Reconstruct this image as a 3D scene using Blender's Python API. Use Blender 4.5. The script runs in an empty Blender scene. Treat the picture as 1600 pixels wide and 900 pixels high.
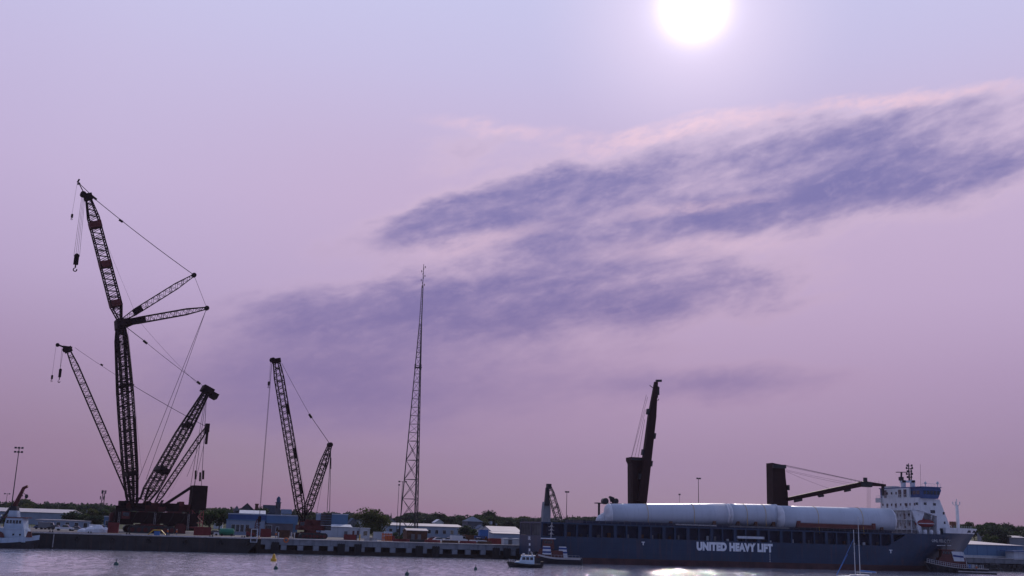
import bpy, math, random
from math import radians, sin, cos, pi, sqrt, atan2, asin
from mathutils import Vector, Matrix
random.seed(7)
scene = bpy.context.scene
COL = scene.collection
Z = Vector((0, 0, 1))

def srgb(r, g, b):
    def f(c):
        c /= 255.0
        return c/12.92 if c <= 0.04045 else ((c+0.055)/1.055)**2.4
    return (f(r), f(g), f(b), 1.0)

# ------------------------------------------------------------------ camera
# World X runs along the quay edge (towards the ship's bow), Y points inland, Z up, water at 0.
F = 1650.0
YAW, PITCH, ROLL = radians(13.5), math.atan(372/1650), radians(1.8)
CAM = Vector((-80.8, -336.4, 10.2))
_f = Vector((sin(YAW)*cos(PITCH), cos(YAW)*cos(PITCH), sin(PITCH)))
_r0 = Vector((cos(YAW), -sin(YAW), 0))
_u0 = _r0.cross(_f)
RC = _r0*cos(ROLL) + _u0*sin(ROLL)
UC = _u0*cos(ROLL) - _r0*sin(ROLL)
cam_data = bpy.data.cameras.new('camera')
cam_data.sensor_width = 36.0
cam_data.lens = 36.0*F/1600
cam_data.clip_start = 0.5
cam_data.clip_end = 30000
cam = bpy.data.objects.new('camera', cam_data)
COL.objects.link(cam)
M = Matrix((RC, UC, -_f)).transposed().to_4x4()
M.translation = CAM
cam.matrix_world = M
scene.camera = cam

def ray(px, py):
    return (_f*F + RC*(px-800) + UC*(450-py)).normalized()
def project(p):
    d = Vector(p) - CAM
    w = d.dot(_f)
    return 800 + F*d.dot(RC)/w, 450 - F*d.dot(UC)/w
def at(px, py, Y):
    "point in the vertical plane Y = const seen at a pixel of the photograph"
    d = ray(px, py)
    return CAM + d*((Y - CAM.y)/d.y)
def gx(px, Y, z=4.3):
    "X of the point at (Y, z) in pixel column px"
    a, b = -900.0, 2500.0
    for _ in range(50):
        m = (a+b)/2
        if project((m, Y, z))[0] < px: a = m
        else: b = m
    return (a+b)/2
def wz(px, py):
    "point on the water at a pixel"
    d = ray(px, py)
    return CAM + d*(-CAM.z/d.z)

# ------------------------------------------------------------------ sky and sun
SUN = ray(1084, 12)
SUN_EL = asin(SUN.z)
SUN_AZ = atan2(SUN.x, SUN.y)
world = bpy.data.worlds.new('World'); scene.world = world; world.use_nodes = True
nt = world.node_tree; nt.nodes.clear()
def N(t, **kw):
    n = nt.nodes.new(t)
    for k, v in kw.items(): setattr(n, k, v)
    return n
def LK(a, b): nt.links.new(a, b)
def math_(op, a, b=None, c=None, clamp=False):
    n = N('ShaderNodeMath', operation=op); n.use_clamp = clamp
    for i, v in enumerate((a, b, c)):
        if v is None: continue
        if isinstance(v, (int, float)): n.inputs[i].default_value = v
        else: LK(v, n.inputs[i])
    return n.outputs[0]
def sstep(v, lo, hi, a=0.0, b=1.0):
    n = N('ShaderNodeMapRange', interpolation_type='SMOOTHSTEP')
    LK(v, n.inputs[0])
    for i, x in enumerate((lo, hi, a, b)): n.inputs[i+1].default_value = x
    return n.outputs[0]
def mixc(fac, a, b, mode='MIX'):
    n = N('ShaderNodeMix', data_type='RGBA', blend_type=mode)
    for i, v in ((0, fac), (6, a), (7, b)):
        if isinstance(v, (int, float)): n.inputs[i].default_value = v
        elif isinstance(v, tuple): n.inputs[i].default_value = v
        else: LK(v, n.inputs[i])
    return n.outputs[2]
tc = N('ShaderNodeTexCoord')
nrm = N('ShaderNodeVectorMath', operation='NORMALIZE'); LK(tc.outputs['Generated'], nrm.inputs[0])
sep = N('ShaderNodeSeparateXYZ'); LK(nrm.outputs[0], sep.inputs[0])
DEG = 180/pi
elv = math_('MULTIPLY', math_('ARCSINE', sep.outputs[2]), DEG)
azv = math_('MULTIPLY', math_('ARCTAN2', sep.outputs[0], sep.outputs[1]), DEG)
AE = N('ShaderNodeCombineXYZ'); LK(azv, AE.inputs[0]); LK(elv, AE.inputs[1])
def ae(px, py):
    d = ray(px, py)
    return atan2(d.x, d.y)*DEG, asin(d.z)*DEG
# clear hazy sky: colour by elevation
ramp = N('ShaderNodeValToRGB'); LK(math_('DIVIDE', elv, 90.0, clamp=True), ramp.inputs[0])
stops = [(0, (140,113,145)), (3.5, (146,119,154)), (8, (164,139,179)), (12, (182,161,201)), (17, (193,175,214)),
         (23, (197,187,226)), (29, (199,199,238)), (50, (160,176,226)), (90, (124,143,200))]
el_ = ramp.color_ramp.elements
for i, (e, c) in enumerate(stops):
    s = el_[i] if i < 2 else el_.new(e/90)
    s.position = e/90; s.color = srgb(*c)
# physical sky blended in underneath
sky = N('ShaderNodeTexSky', sky_type='NISHITA')
sky.sun_disc = False; sky.sun_elevation = SUN_EL; sky.sun_rotation = SUN_AZ
sky.dust_density = 4.0; sky.air_density = 1.2
skyd = mixc(1.0, sky.outputs[0], (0.10, 0.10, 0.10, 1), 'MULTIPLY')
skyd = mixc(1.0, skyd, (0.9, 0.9, 0.9, 1), 'DARKEN')
base = mixc(0.06, ramp.outputs[0], skyd)
# angle from the sun
dot = N('ShaderNodeVectorMath', operation='DOT_PRODUCT'); LK(nrm.outputs[0], dot.inputs[0]); dot.inputs[1].default_value = SUN
ang = math_('MULTIPLY', math_('ARCCOSINE', math_('MINIMUM', dot.outputs['Value'], 0.9999999)), DEG)
pink = math_('MULTIPLY', sstep(ang, 34, 14, 0.0, 0.34), sstep(elv, 25, 17))
base = mixc(pink, base, srgb(204, 172, 200))
# the haze brightens towards the sun; away from it dull blue is blended in to dim the ambient light
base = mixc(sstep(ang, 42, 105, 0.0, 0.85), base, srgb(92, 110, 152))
# clouds: streaks drawn out along one direction, in azimuth / elevation degrees
def noise(vec, scale, detail, rough=0.6, dist=0.0):
    n = N('ShaderNodeTexNoise'); LK(vec, n.inputs['Vector'])
    n.inputs['Scale'].default_value = scale; n.inputs['Detail'].default_value = detail
    n.inputs['Roughness'].default_value = rough; n.inputs['Distortion'].default_value = dist
    return n
TILT = radians(13)
def mapping(vec, loc, rot, scl):
    m = N('ShaderNodeMapping', vector_type='TEXTURE'); LK(vec, m.inputs[0])
    m.inputs[1].default_value = loc; m.inputs[2].default_value = (0, 0, rot); m.inputs[3].default_value = scl
    return m.outputs[0]
str1 = mapping(AE.outputs[0], (0, 0, 0), TILT, (3.0, 1.0, 1))
nA = noise(str1, 0.62, 7, 0.56, 0.35)
nB = noise(mapping(AE.outputs[0], (3, 5, 0), TILT*0.8, (3.0, 1.0, 1)), 0.26, 4, 0.55)
nC = noise(mapping(AE.outputs[0], (1, 2, 0), TILT*1.1, (2.2, 1.0, 1)), 2.2, 5, 0.6)
# domain warp
wv = N('ShaderNodeVectorMath', operation='MULTIPLY_ADD')
LK(noise(str1, 0.55, 5, 0.6).outputs['Color'], wv.inputs[0]); wv.inputs[1].default_value = (5.0, 2.4, 0); 
sub = N('ShaderNodeVectorMath', operation='SUBTRACT'); LK(AE.outputs[0], sub.inputs[0]); sub.inputs[1].default_value = (2.5, 1.2, 0)
LK(sub.outputs[0], wv.inputs[2])
def streak(p, q, wpx, gain):
    "soft elongated bank of cloud between two sky positions"
    a = Vector(ae(*p)); b = Vector(ae(*q)); m = (a+b)/2; d = b-a
    v = mapping(wv.outputs[0], (m.x, m.y, 0), atan2(d.y, d.x), (d.length/2, wpx/1650*DEG, 1))
    ln = N('ShaderNodeVectorMath', operation='LENGTH'); LK(v, ln.inputs[0])
    return sstep(ln.outputs['Value'], 1.2, 0.0, 0.0, gain)
banks = [((455,405),(920,275),48,0.85), ((650,345),(1160,232),72,0.95), ((980,262),(1780,140),70,0.80),
         ((880,372),(1580,250),50,1.0), ((1150,305),(1850,190),48,0.80),
         ((270,515),(980,425),64,0.92), ((620,485),(1350,438),56,0.92), ((720,410),(1080,368),52,0.75),
         ((60,605),(900,540),125,0.74), ((820,600),(1430,592),44,0.62), ((600,262),(850,215),44,0.34),
         ((1300,340),(1680,270),40,0.30), ((480,385),(1750,190),120,0.46), ((330,520),(1330,430),125,0.46), ((150,640),(1250,600),95,0.42)]
den = None
for p, q, wpx, g in banks:
    s = streak(p, q, wpx, g)
    den = s if den is None else math_('SUBTRACT', math_('ADD', den, s), math_('MULTIPLY', math_('MULTIPLY', den, s), 1.0))
# thin scattered cloud everywhere else
wide = math_('MULTIPLY', sstep(nB.outputs['Fac'], 0.58, 0.85), sstep(elv, 34, 55, 0.0, 0.45))
den = math_('MAXIMUM', den, wide)
fbm = math_('ADD', math_('MULTIPLY', math_('SUBTRACT', nA.outputs['Fac'], 0.5), 1.15),
            math_('MULTIPLY', math_('SUBTRACT', nC.outputs['Fac'], 0.5), 0.42))
fbm = math_('MULTIPLY', fbm, sstep(elv, 6, 13, 0.22, 1.0))
gate = sstep(den, 0.0, 0.35)
dd = math_('ADD', den, math_('MULTIPLY', fbm, gate))
lit = math_('MULTIPLY', sstep(dd, 0.04, 0.34, 0.0, 0.34), sstep(ang, 34, 12, 0.2, 1.1))
rim = None   # sun-lit upper edges of the banks
for p, q, wpx, g in (((820,232),(1330,160),17,0.85), ((1180,175),(1660,118),15,0.75), ((640,185),(930,216),17,0.5), ((900,350),(1250,300),12,0.4), ((880,395),(1300,372),24,0.35), ((620,400),(900,345),22,0.38)):
    s = streak(p, q, wpx, g); rim = s if rim is None else math_('MAXIMUM', rim, s)
rimn = math_('MULTIPLY', rim, sstep(nC.outputs['Fac'], 0.30, 0.62, 0.35, 1.0))
core = math_('MULTIPLY', sstep(dd, 0.10, 1.10, 0.0, 0.88), sstep(noise(mapping(AE.outputs[0], (7, 3, 0), TILT, (2.0, 1.0, 1)), 1.3, 6, 0.65, 0.3).outputs['Fac'], 0.50, 0.76, 1.0, 0.74))
cl_lit = mixc(sstep(elv, 3, 20), srgb(172, 140, 172), srgb(232, 205, 222))
cl_dark = mixc(sstep(elv, 5, 20), srgb(121, 107, 158), srgb(110, 110, 170))
c1 = mixc(lit, base, cl_lit)
c2 = mixc(rimn, mixc(core, c1, cl_dark), srgb(240, 206, 222))
# brightness of the hazy air round the sun, and its blown-out disc
halo = sstep(ang, 9.0, 1.0, 0.0, 0.42)
c3 = mixc(halo, c2, srgb(246, 226, 250))
sq = math_('DIVIDE', ang, 1.26)
glow = math_('MULTIPLY', math_('EXPONENT', math_('MULTIPLY', math_('MULTIPLY', sq, sq), -1.0)), 1.7)
glow = math_('ADD', glow, math_('MULTIPLY', math_('EXPONENT', math_('DIVIDE', ang, -1.6)), 0.55))
gc = N('ShaderNodeCombineXYZ')
for k in range(3): LK(math_('MULTIPLY', glow, (1.0, 0.9, 0.98)[k]), gc.inputs[k])
c4 = mixc(1.0, c3, gc.outputs[0], 'ADD')
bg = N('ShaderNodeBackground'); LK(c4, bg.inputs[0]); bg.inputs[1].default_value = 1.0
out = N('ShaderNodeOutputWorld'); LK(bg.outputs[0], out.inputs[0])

sl = bpy.data.lights.new('sun', 'SUN'); sl.energy = 2.0; sl.angle = radians(0.53); sl.color = (1.0, 0.86, 0.80)
so = bpy.data.objects.new('sun', sl); COL.objects.link(so)
so.rotation_euler = (-SUN).to_track_quat('-Z', 'Y').to_euler(); so.location = (0, 0, 300)
scene.view_settings.view_transform = 'Standard'; scene.view_settings.look = 'None'
scene.view_settings.exposure = 0.0; scene.view_settings.gamma = 1.0
scene.render.engine = 'CYCLES'

# ------------------------------------------------------------------ materials
MATS = {}
def mat(name, col, rough=0.6, metal=0.0, var=0.18, scale=0.6, bump=0.0, rust=0.0, streak=0.0, spec=0.4, trans=0.0):
    if name in MATS: return MATS[name]
    m = bpy.data.materials.new(name); m.use_nodes = True; MATS[name] = m
    t = m.node_tree; b = t.nodes['Principled BSDF']
    b.inputs['Roughness'].default_value = rough; b.inputs['Metallic'].default_value = metal
    b.inputs['Specular IOR Level'].default_value = spec
    tcn = t.nodes.new('ShaderNodeTexCoord')
    nz = t.nodes.new('ShaderNodeTexNoise'); nz.inputs['Scale'].default_value = scale; nz.inputs['Detail'].default_value = 6
    t.links.new(tcn.outputs['Object'], nz.inputs['Vector'])
    mr = t.nodes.new('ShaderNodeMapRange'); mr.inputs[1].default_value = 0.3; mr.inputs[2].default_value = 0.7
    mr.inputs[3].default_value = 1-var; mr.inputs[4].default_value = 1+var
    t.links.new(nz.outputs['Fac'], mr.inputs[0])
    mx = t.nodes.new('ShaderNodeMix'); mx.data_type = 'RGBA'; mx.blend_type = 'MULTIPLY'; mx.inputs[0].default_value = 1
    mx.inputs[6].default_value = (*col[:3], 1); t.links.new(mr.outputs[0], mx.inputs[7])
    last = mx.outputs[2]
    if streak or rust:
        mp = t.nodes.new('ShaderNodeMapping'); mp.inputs[3].default_value = (1.1, 1.1, 0.09)
        t.links.new(tcn.outputs['Object'], mp.inputs[0])
        n2 = t.nodes.new('ShaderNodeTexNoise'); n2.inputs['Scale'].default_value = 1.0; n2.inputs['Detail'].default_value = 7
        t.links.new(mp.outputs[0], n2.inputs['Vector'])
        r2 = t.nodes.new('ShaderNodeMapRange'); r2.interpolation_type = 'SMOOTHSTEP'
        r2.inputs[1].default_value = 0.50; r2.inputs[2].default_value = 0.72; r2.inputs[4].default_value = max(streak, rust)
        t.links.new(n2.outputs['Fac'], r2.inputs[0])
        m2 = t.nodes.new('ShaderNodeMix'); m2.data_type = 'RGBA'
        t.links.new(r2.outputs[0], m2.inputs[0]); t.links.new(last, m2.inputs[6])
        m2.inputs[7].default_value = (0.11, 0.045, 0.025, 1) if rust else (col[0]*0.35, col[1]*0.35, col[2]*0.38, 1)
        last = m2.outputs[2]
    t.links.new(last, b.inputs['Base Color'])
    if trans:
        tr = t.nodes.new('ShaderNodeBsdfTranslucent'); t.links.new(last, tr.inputs[0]); ms = t.nodes.new('ShaderNodeMixShader'); ms.inputs[0].default_value = trans
        t.links.new(b.outputs[0], ms.inputs[1]); t.links.new(tr.outputs[0], ms.inputs[2]); t.links.new(ms.outputs[0], t.nodes['Material Output'].inputs[0])
    if bump:
        bp = t.nodes.new('ShaderNodeBump'); bp.inputs['Strength'].default_value = bump; bp.inputs['Distance'].default_value = 0.1
        n3 = t.nodes.new('ShaderNodeTexNoise'); n3.inputs['Scale'].default_value = scale*4; n3.inputs['Detail'].default_value = 4
        t.links.new(tcn.outputs['Object'], n3.inputs['Vector'])
        t.links.new(n3.outputs['Fac'], bp.inputs['Height']); t.links.new(bp.outputs[0], b.inputs['Normal'])
    return m
CRANE = mat('crane steel dark red', (0.016, 0.006, 0.007), 0.7, 0.0, 0.3, spec=0.1)
CRANE_RED = mat('crane machinery red', (0.09, 0.012, 0.012), 0.7, 0, 0.35, rust=0.2)
STEEL = mat('dark steel', (0.030, 0.030, 0.034), 0.5, 0.3, 0.3)
ROPE = mat('wire rope', (0.035, 0.033, 0.036), 0.6, 0.4, 0.1)
GREYSTEEL = mat('galvanised steel', (0.16, 0.16, 0.17), 0.5, 0.5, 0.2)
BLACK = mat('black rubber', (0.018, 0.018, 0.019), 0.8, 0, 0.2)
WHITE = mat('white paint', (0.64, 0.66, 0.70), 0.5, 0, 0.08, streak=0.25)
WHITE2 = mat('weathered white paint', (0.55, 0.57, 0.60), 0.6, 0, 0.12, streak=0.4)
HULLBLUE = mat('ship hull blue', (0.013, 0.035, 0.076), 0.42, 0, 0.18, scale=0.25, rust=0.28)
HULLRED = mat('ship boot topping brown', (0.060, 0.022, 0.022), 0.6, 0, 0.35, scale=0.3, streak=0.4)
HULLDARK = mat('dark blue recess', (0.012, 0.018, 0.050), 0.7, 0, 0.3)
SHIPCRANE = mat('ship crane red', (0.022, 0.006, 0.006), 0.7, 0, 0.2, streak=0.2, spec=0.2)
GLASS = mat('dark window glass', (0.012, 0.016, 0.022), 0.08, 0, 0.05, spec=0.8)
CONC = mat('quay concrete', (0.20, 0.215, 0.24), 0.85, 0, 0.2, scale=0.5, bump=0.3, streak=0.45)
GROUND = mat('yard ground', (0.20, 0.185, 0.175), 0.9, 0, 0.25, scale=0.05, bump=0.2)
BARGE = mat('barge black paint', (0.020, 0.020, 0.022), 0.6, 0, 0.4, scale=0.4, rust=0.25)
LINE = mat('worn pale paint', (0.42, 0.40, 0.40), 0.7, 0, 0.3, scale=1.5)
TIMBER = mat('dark tarred timber', (0.028, 0.022, 0.018), 0.9, 0, 0.4, scale=1.2)
ORANGE = mat('orange paint', (0.62, 0.14, 0.02), 0.5, 0, 0.15)
YELLOW = mat('yellow paint', (0.62, 0.38, 0.03), 0.5, 0, 0.15)
RED = mat('red paint', (0.19, 0.022, 0.022), 0.5, 0, 0.2, rust=0.2)
GREEN = mat('green paint', (0.02, 0.20, 0.11), 0.5, 0, 0.15)
BLUE = mat('blue paint', (0.05, 0.16, 0.42), 0.5, 0, 0.15)
RUSTY = mat('rusty brown sheet', (0.10, 0.045, 0.025), 0.85, 0, 0.4, scale=0.8)
BARK = mat('bark', (0.045, 0.035, 0.028), 0.95, 0, 0.3, scale=2)
LEAFS = [mat('foliage %s' % n, c, 0.7, 0, 0.35, scale=0.35, spec=0.05, trans=0.4) for n, c in
         (('deep green', (0.030, 0.055, 0.022)), ('mid green', (0.050, 0.080, 0.028)), ('grey green', (0.040, 0.060, 0.038)), ('olive', (0.070, 0.085, 0.026)))]
SKIN = mat('skin', (0.35, 0.20, 0.14), 0.6, 0, 0.05)
HIVIS = mat('orange work clothing', (0.60, 0.16, 0.03), 0.8, 0, 0.1)

# ------------------------------------------------------------------ mesh builder
ORIGIN = {}
class MB:
    def __init__(s): s.v = []; s.f = []
    def add(s, vs, fs):
        o = len(s.v); s.v += [Vector(v) for v in vs]; s.f += [tuple(i+o for i in f) for f in fs]; return s
    def box(s, x0, x1, y0, y1, z0, z1):
        return s.add([(x0,y0,z0),(x1,y0,z0),(x1,y1,z0),(x0,y1,z0),(x0,y0,z1),(x1,y0,z1),(x1,y1,z1),(x0,y1,z1)],
              [(0,3,2,1),(4,5,6,7),(0,1,5,4),(1,2,6,5),(2,3,7,6),(3,0,4,7)])
    def cbox(s, c, sx, sy, sz, ax=None):
        "box about a centre, optional axes (3 unit vectors)"
        ax = ax or (Vector((1,0,0)), Vector((0,1,0)), Z); c = Vector(c)
        vs = [c + ax[0]*(a*sx/2) + ax[1]*(b*sy/2) + ax[2]*(d*sz/2) for d in (-1,1) for a, b in ((-1,-1),(1,-1),(1,1),(-1,1))]
        return s.add(vs, [(0,3,2,1),(4,5,6,7),(0,1,5,4),(1,2,6,5),(2,3,7,6),(3,0,4,7)])
    def tube(s, p, q, r, n=6, r2=None, cap=True):
        p = Vector(p); q = Vector(q); r2 = r if r2 is None else r2
        d = (q-p)
        if d.length < 1e-6: return s
        d.normalize()
        a = d.orthogonal().normalized() if abs(d.z) > 0.99 else d.cross(Z).normalized()
        b = d.cross(a)
        vs = []
        for k in range(n):
            t = 2*pi*(k+0.5)/n; e = a*cos(t)+b*sin(t)
            vs += [p+e*r, q+e*r2]
        fs = [(2*k, 2*((k+1) % n), 2*((k+1) % n)+1, 2*k+1) for k in range(n)]
        if cap: fs += [tuple(2*k for k in reversed(range(n))), tuple(2*k+1 for k in range(n))]
        return s.add(vs, fs)
    def path(s, pts, r, n=5):
        for a, b in zip(pts, pts[1:]): s.tube(a, b, r, n)
        return s
    def rope(s, p, q, r, sag=0.0, n=8):
        p = Vector(p); q = Vector(q)
        if sag == 0: return s.tube(p, q, r, 4)
        pts = [p.lerp(q, i/n) - Z*(sag*4*(i/n)*(1-i/n)) for i in range(n+1)]
        return s.path(pts, r, 4)
    def beam(s, p, q, w, h, up=Z, w2=None, h2=None):
        p = Vector(p); q = Vector(q); d = (q-p).normalized()
        a = d.cross(up)
        a = a.normalized() if a.length > 1e-4 else Vector((1,0,0))
        b = a.cross(d); w2 = w if w2 is None else w2; h2 = h if h2 is None else h2
        vs = [p+a*(i*w/2)+b*(j*h/2) for i, j in ((-1,-1),(1,-1),(1,1),(-1,1))] + [q+a*(i*w2/2)+b*(j*h2/2) for i, j in ((-1,-1),(1,-1),(1,1),(-1,1))]
        return s.add(vs, [(0,3,2,1),(4,5,6,7),(0,1,5,4),(1,2,6,5),(2,3,7,6),(3,0,4,7)])
    def prism(s, pts, vec):
        "polygon (3-D points) extruded along vec"
        n = len(pts); vec = Vector(vec)
        vs = [Vector(p) for p in pts] + [Vector(p)+vec for p in pts]
        return s.add(vs, [tuple(reversed(range(n))), tuple(range(n, 2*n))] + [(k, (k+1) % n, n+(k+1) % n, n+k) for k in range(n)])
    def lathe(s, c, prof, n=12, ax=None):
        c = Vector(c); ax = ax or (Vector((1,0,0)), Vector((0,1,0)), Z)
        vs = []; m = len(prof)
        for r, h in prof:
            for k in range(n):
                t = 2*pi*k/n; vs.append(c + ax[0]*(r*cos(t)) + ax[1]*(r*sin(t)) + ax[2]*h)
        fs = [(i*n+k, i*n+(k+1) % n, (i+1)*n+(k+1) % n, (i+1)*n+k) for i in range(m-1) for k in range(n)]
        fs += [tuple(reversed(range(n))), tuple(range((m-1)*n, m*n))]
        return s.add(vs, fs)
    def build(s, name, material, parent=None, smooth=False, **props):
        me = bpy.data.meshes.new(name)
        if parent is not None: o = ORIGIN[parent]
        else:
            xs = [v.x for v in s.v]; ys = [v.y for v in s.v]; zs = [v.z for v in s.v]
            o = Vector(((min(xs)+max(xs))/2, (min(ys)+max(ys))/2, min(zs)))
        me.from_pydata([tuple(v-o) for v in s.v], [], s.f)
        mats = material if isinstance(material, (list, tuple)) else [material]
        for m in mats: me.materials.append(m)
        if smooth:
            for p in me.polygons: p.use_smooth = True
        ob = bpy.data.objects.new(name, me); COL.objects.link(ob)
        if parent is not None: ob.parent = parent
        else: ob.location = o
        ORIGIN[ob] = o
        for k, v in props.items(): ob[k] = v
        return ob
def thing(name, label, cat, loc, group=None):
    o = bpy.data.objects.new(name, None); COL.objects.link(o)
    o.empty_display_size = 1; o.location = loc; ORIGIN[o] = Vector(loc)
    o['label'] = label; o['category'] = cat
    if group: o['group'] = group
    return o
def single(mb, name, material, label, cat, group=None, smooth=False):
    o = mb.build(name, material, None, smooth, label=label, category=cat)
    if group: o['group'] = group
    return o
def copy_tree(o, parent=None, loc=None, label=None, scale=None, rz=None):
    c = o.copy(); COL.objects.link(c)
    if parent is not None: c.parent = parent
    if loc is not None: c.location = loc
    if scale is not None: c.scale = scale
    if rz is not None: c.rotation_euler = (0, 0, rz)
    if label: c['label'] = label
    for ch in list(o.children): copy_tree(ch, c)
    return c
def lattice(p0, p1, side, prof, bays, rc, rl, chord=None, lace=None, cn=4):
    "box lattice: prof = [(t, width along side, height, lateral shift)]"
    p0 = Vector(p0); p1 = Vector(p1); a = (p1-p0).normalized(); side = (side - a*side.dot(a)).normalized(); up = a.cross(side)
    chord = chord or MB(); lace = lace or MB()
    def val(t):
        for (t0, *A), (t1, *B) in zip(prof, prof[1:]):
            if t <= t1+1e-9:
                u = (t-t0)/(t1-t0); return [x+(y-x)*u for x, y in zip(A, B)]
        return prof[-1][1:]
    def corners(t):
        w, h, sh = val(t); c = p0.lerp(p1, t) + side*sh
        return [c+side*(i*w/2)+up*(j*h/2) for i, j in ((-1,-1),(1,-1),(1,1),(-1,1))]
    ts = [p[0] for p in prof]
    for t0, t1 in zip(ts, ts[1:]):
        A = corners(t0); B = corners(t1)
        for k in range(4): chord.tube(A[k], B[k], rc, cn)
    for i in range(bays):
        A = corners(i/bays); B = corners((i+1)/bays)
        for k in range(4):
            l = (k+1) % 4
            if (i+k) % 2: lace.tube(A[k], B[l], rl, 3, cap=False)
            else: lace.tube(A[l], B[k], rl, 3, cap=False)
            if i and i % 4 == 0: lace.tube(A[k], A[l], rl, 3, cap=False)
    return chord, lace
def text_mesh(name, body, size, origin, xdir, ydir, material, parent, xscale=1.0, bold=0.0, depth=0.02):
    cu = bpy.data.curves.new(name, 'FONT'); cu.body = body; cu.size = size; cu.offset = bold*size; cu.space_character = 1.0+bold*1.2; cu.extrude = depth
    to = bpy.data.objects.new(name, cu); COL.objects.link(to)
    me = bpy.data.meshes.new_from_object(to.evaluated_get(bpy.context.evaluated_depsgraph_get()))
    bpy.data.objects.remove(to)
    xd = Vector(xdir).normalized(); yd = Vector(ydir).normalized(); zd = xd.cross(yd); o = Vector(origin) - ORIGIN[parent]
    for v in me.vertices: v.co = o + xd*(v.co.x*xscale) + yd*v.co.y + zd*v.co.z
    me.materials.clear(); me.materials.append(material)
    ob = bpy.data.objects.new(name, me); COL.objects.link(ob); ob.parent = parent
    return ob

# ------------------------------------------------------------------ setting: water, land, quay
def smooth01(t): t = max(0.0, min(1.0, t)); return t*t*(3-2*t)
def land_z(x, y):
    return 4.3 + 5.0*smooth01((y-160)/500) + 7.0*smooth01((x-150)/200)*smooth01((y-40)/160)
wm = bpy.data.materials.new('harbour water'); wm.use_nodes = True
t = wm.node_tree; b = t.nodes['Principled BSDF']
b.inputs['Metallic'].default_value = 0.50; b.inputs['Base Color'].default_value = (0.56, 0.55, 0.60, 1); b.inputs['Roughness'].default_value = 0.10; b.inputs['IOR'].default_value = 1.5
tcn = t.nodes.new('ShaderNodeTexCoord')
def wnoise(sc, mul, det, rough=0.6):
    mp = t.nodes.new('ShaderNodeMapping'); mp.inputs[3].default_value = mul; t.links.new(tcn.outputs['Object'], mp.inputs[0])
    n = t.nodes.new('ShaderNodeTexNoise'); n.inputs['Scale'].default_value = sc; n.inputs['Detail'].default_value = det; n.inputs['Roughness'].default_value = rough
    t.links.new(mp.outputs[0], n.inputs['Vector']); return n.outputs['Fac']
def wbump(h, dist, prev, strength=1.0):
    bp = t.nodes.new('ShaderNodeBump'); bp.inputs['Distance'].default_value = dist; bp.inputs['Strength'].default_value = strength
    if isinstance(strength, float) is False: pass
    t.links.new(h, bp.inputs['Height'])
    if prev is not None: t.links.new(prev, bp.inputs['Normal'])
    return bp.outputs[0]
n1 = wbump(wnoise(0.10, (0.5, 1, 1), 3), 0.06, None)
n2 = wbump(wnoise(0.6, (0.7, 1, 1), 3), 0.17, n1)
n3 = wbump(wnoise(3.0, (0.8, 1, 1), 2), 0.075, n2)
t.links.new(n3, b.inputs['Normal'])
# wind lanes: calmer and rougher strips
mr = t.nodes.new('ShaderNodeMapRange'); mr.inputs[1].default_value = 0.35; mr.inputs[2].default_value = 0.65; mr.inputs[3].default_value = 0.02; mr.inputs[4].default_value = 0.07
t.links.new(wnoise(0.02, (0.35, 2.2, 1), 4), mr.inputs[0]); t.links.new(mr.outputs[0], b.inputs['Roughness'])
import numpy as np
gxs = np.concatenate([[-2400, -1400, -800, -500, -350, -280], np.arange(-235, 195.01, 0.55), [240, 320, 450, 700, 1300, 2400]])
gys = np.concatenate([[-1500, -1000, -700, -500, -400, -320, -260, -220, -190, -170, -155, -145], np.arange(-135, -4, 0.55), [0, 8, 20]])
GX, GY_ = np.meshgrid(gxs, gys)
rs = np.random.RandomState(3); H = np.zeros_like(GX)
env = np.zeros_like(GX)
for _ in range(9):
    a = rs.uniform(0, 6.28); k = 6.28/rs.uniform(35, 120); env += np.sin(k*(GX*np.cos(a)*.5+GY_*np.sin(a)) + rs.uniform(0, 6.28))
env = 1.0 + 0.07*env
for _ in range(34):
    lam = rs.uniform(1.6, 2.6); a = rs.normal(1.25, 0.75); k = 6.28/lam
    H += 0.0019*lam*np.sin(k*(GX*np.cos(a)+GY_*np.sin(a)) + rs.uniform(0, 6.28))
fade = np.clip((GX+260)/20, 0, 1)*np.clip((220-GX)/20, 0, 1)*np.clip((GY_+150)/12, 0, 1)*np.clip((0-GY_)/4, 0, 1)
H *= np.clip(env, 0.35, 1.8)*fade
me = bpy.data.meshes.new('water'); nv = GX.size; ny_, nx_ = GX.shape
me.vertices.add(nv); me.vertices.foreach_set('co', np.stack([GX, GY_, H], -1).astype('f').ravel())
ii = np.arange(nv).reshape(ny_, nx_); q = np.stack([ii[:-1, :-1], ii[:-1, 1:], ii[1:, 1:], ii[1:, :-1]], -1).reshape(-1, 4)
me.loops.add(q.size); me.loops.foreach_set('vertex_index', q.ravel().astype('i'))
me.polygons.add(len(q)); me.polygons.foreach_set('loop_start', np.arange(0, q.size, 4, dtype='i')); me.polygons.foreach_set('loop_total', np.full(len(q), 4, dtype='i'))
me.polygons.foreach_set('use_smooth', np.ones(len(q), dtype=bool)); me.update(); me.validate()
me.materials.append(wm)
wo = bpy.data.objects.new('water', me); COL.objects.link(wo); wo['kind'] = 'structure'

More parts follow.
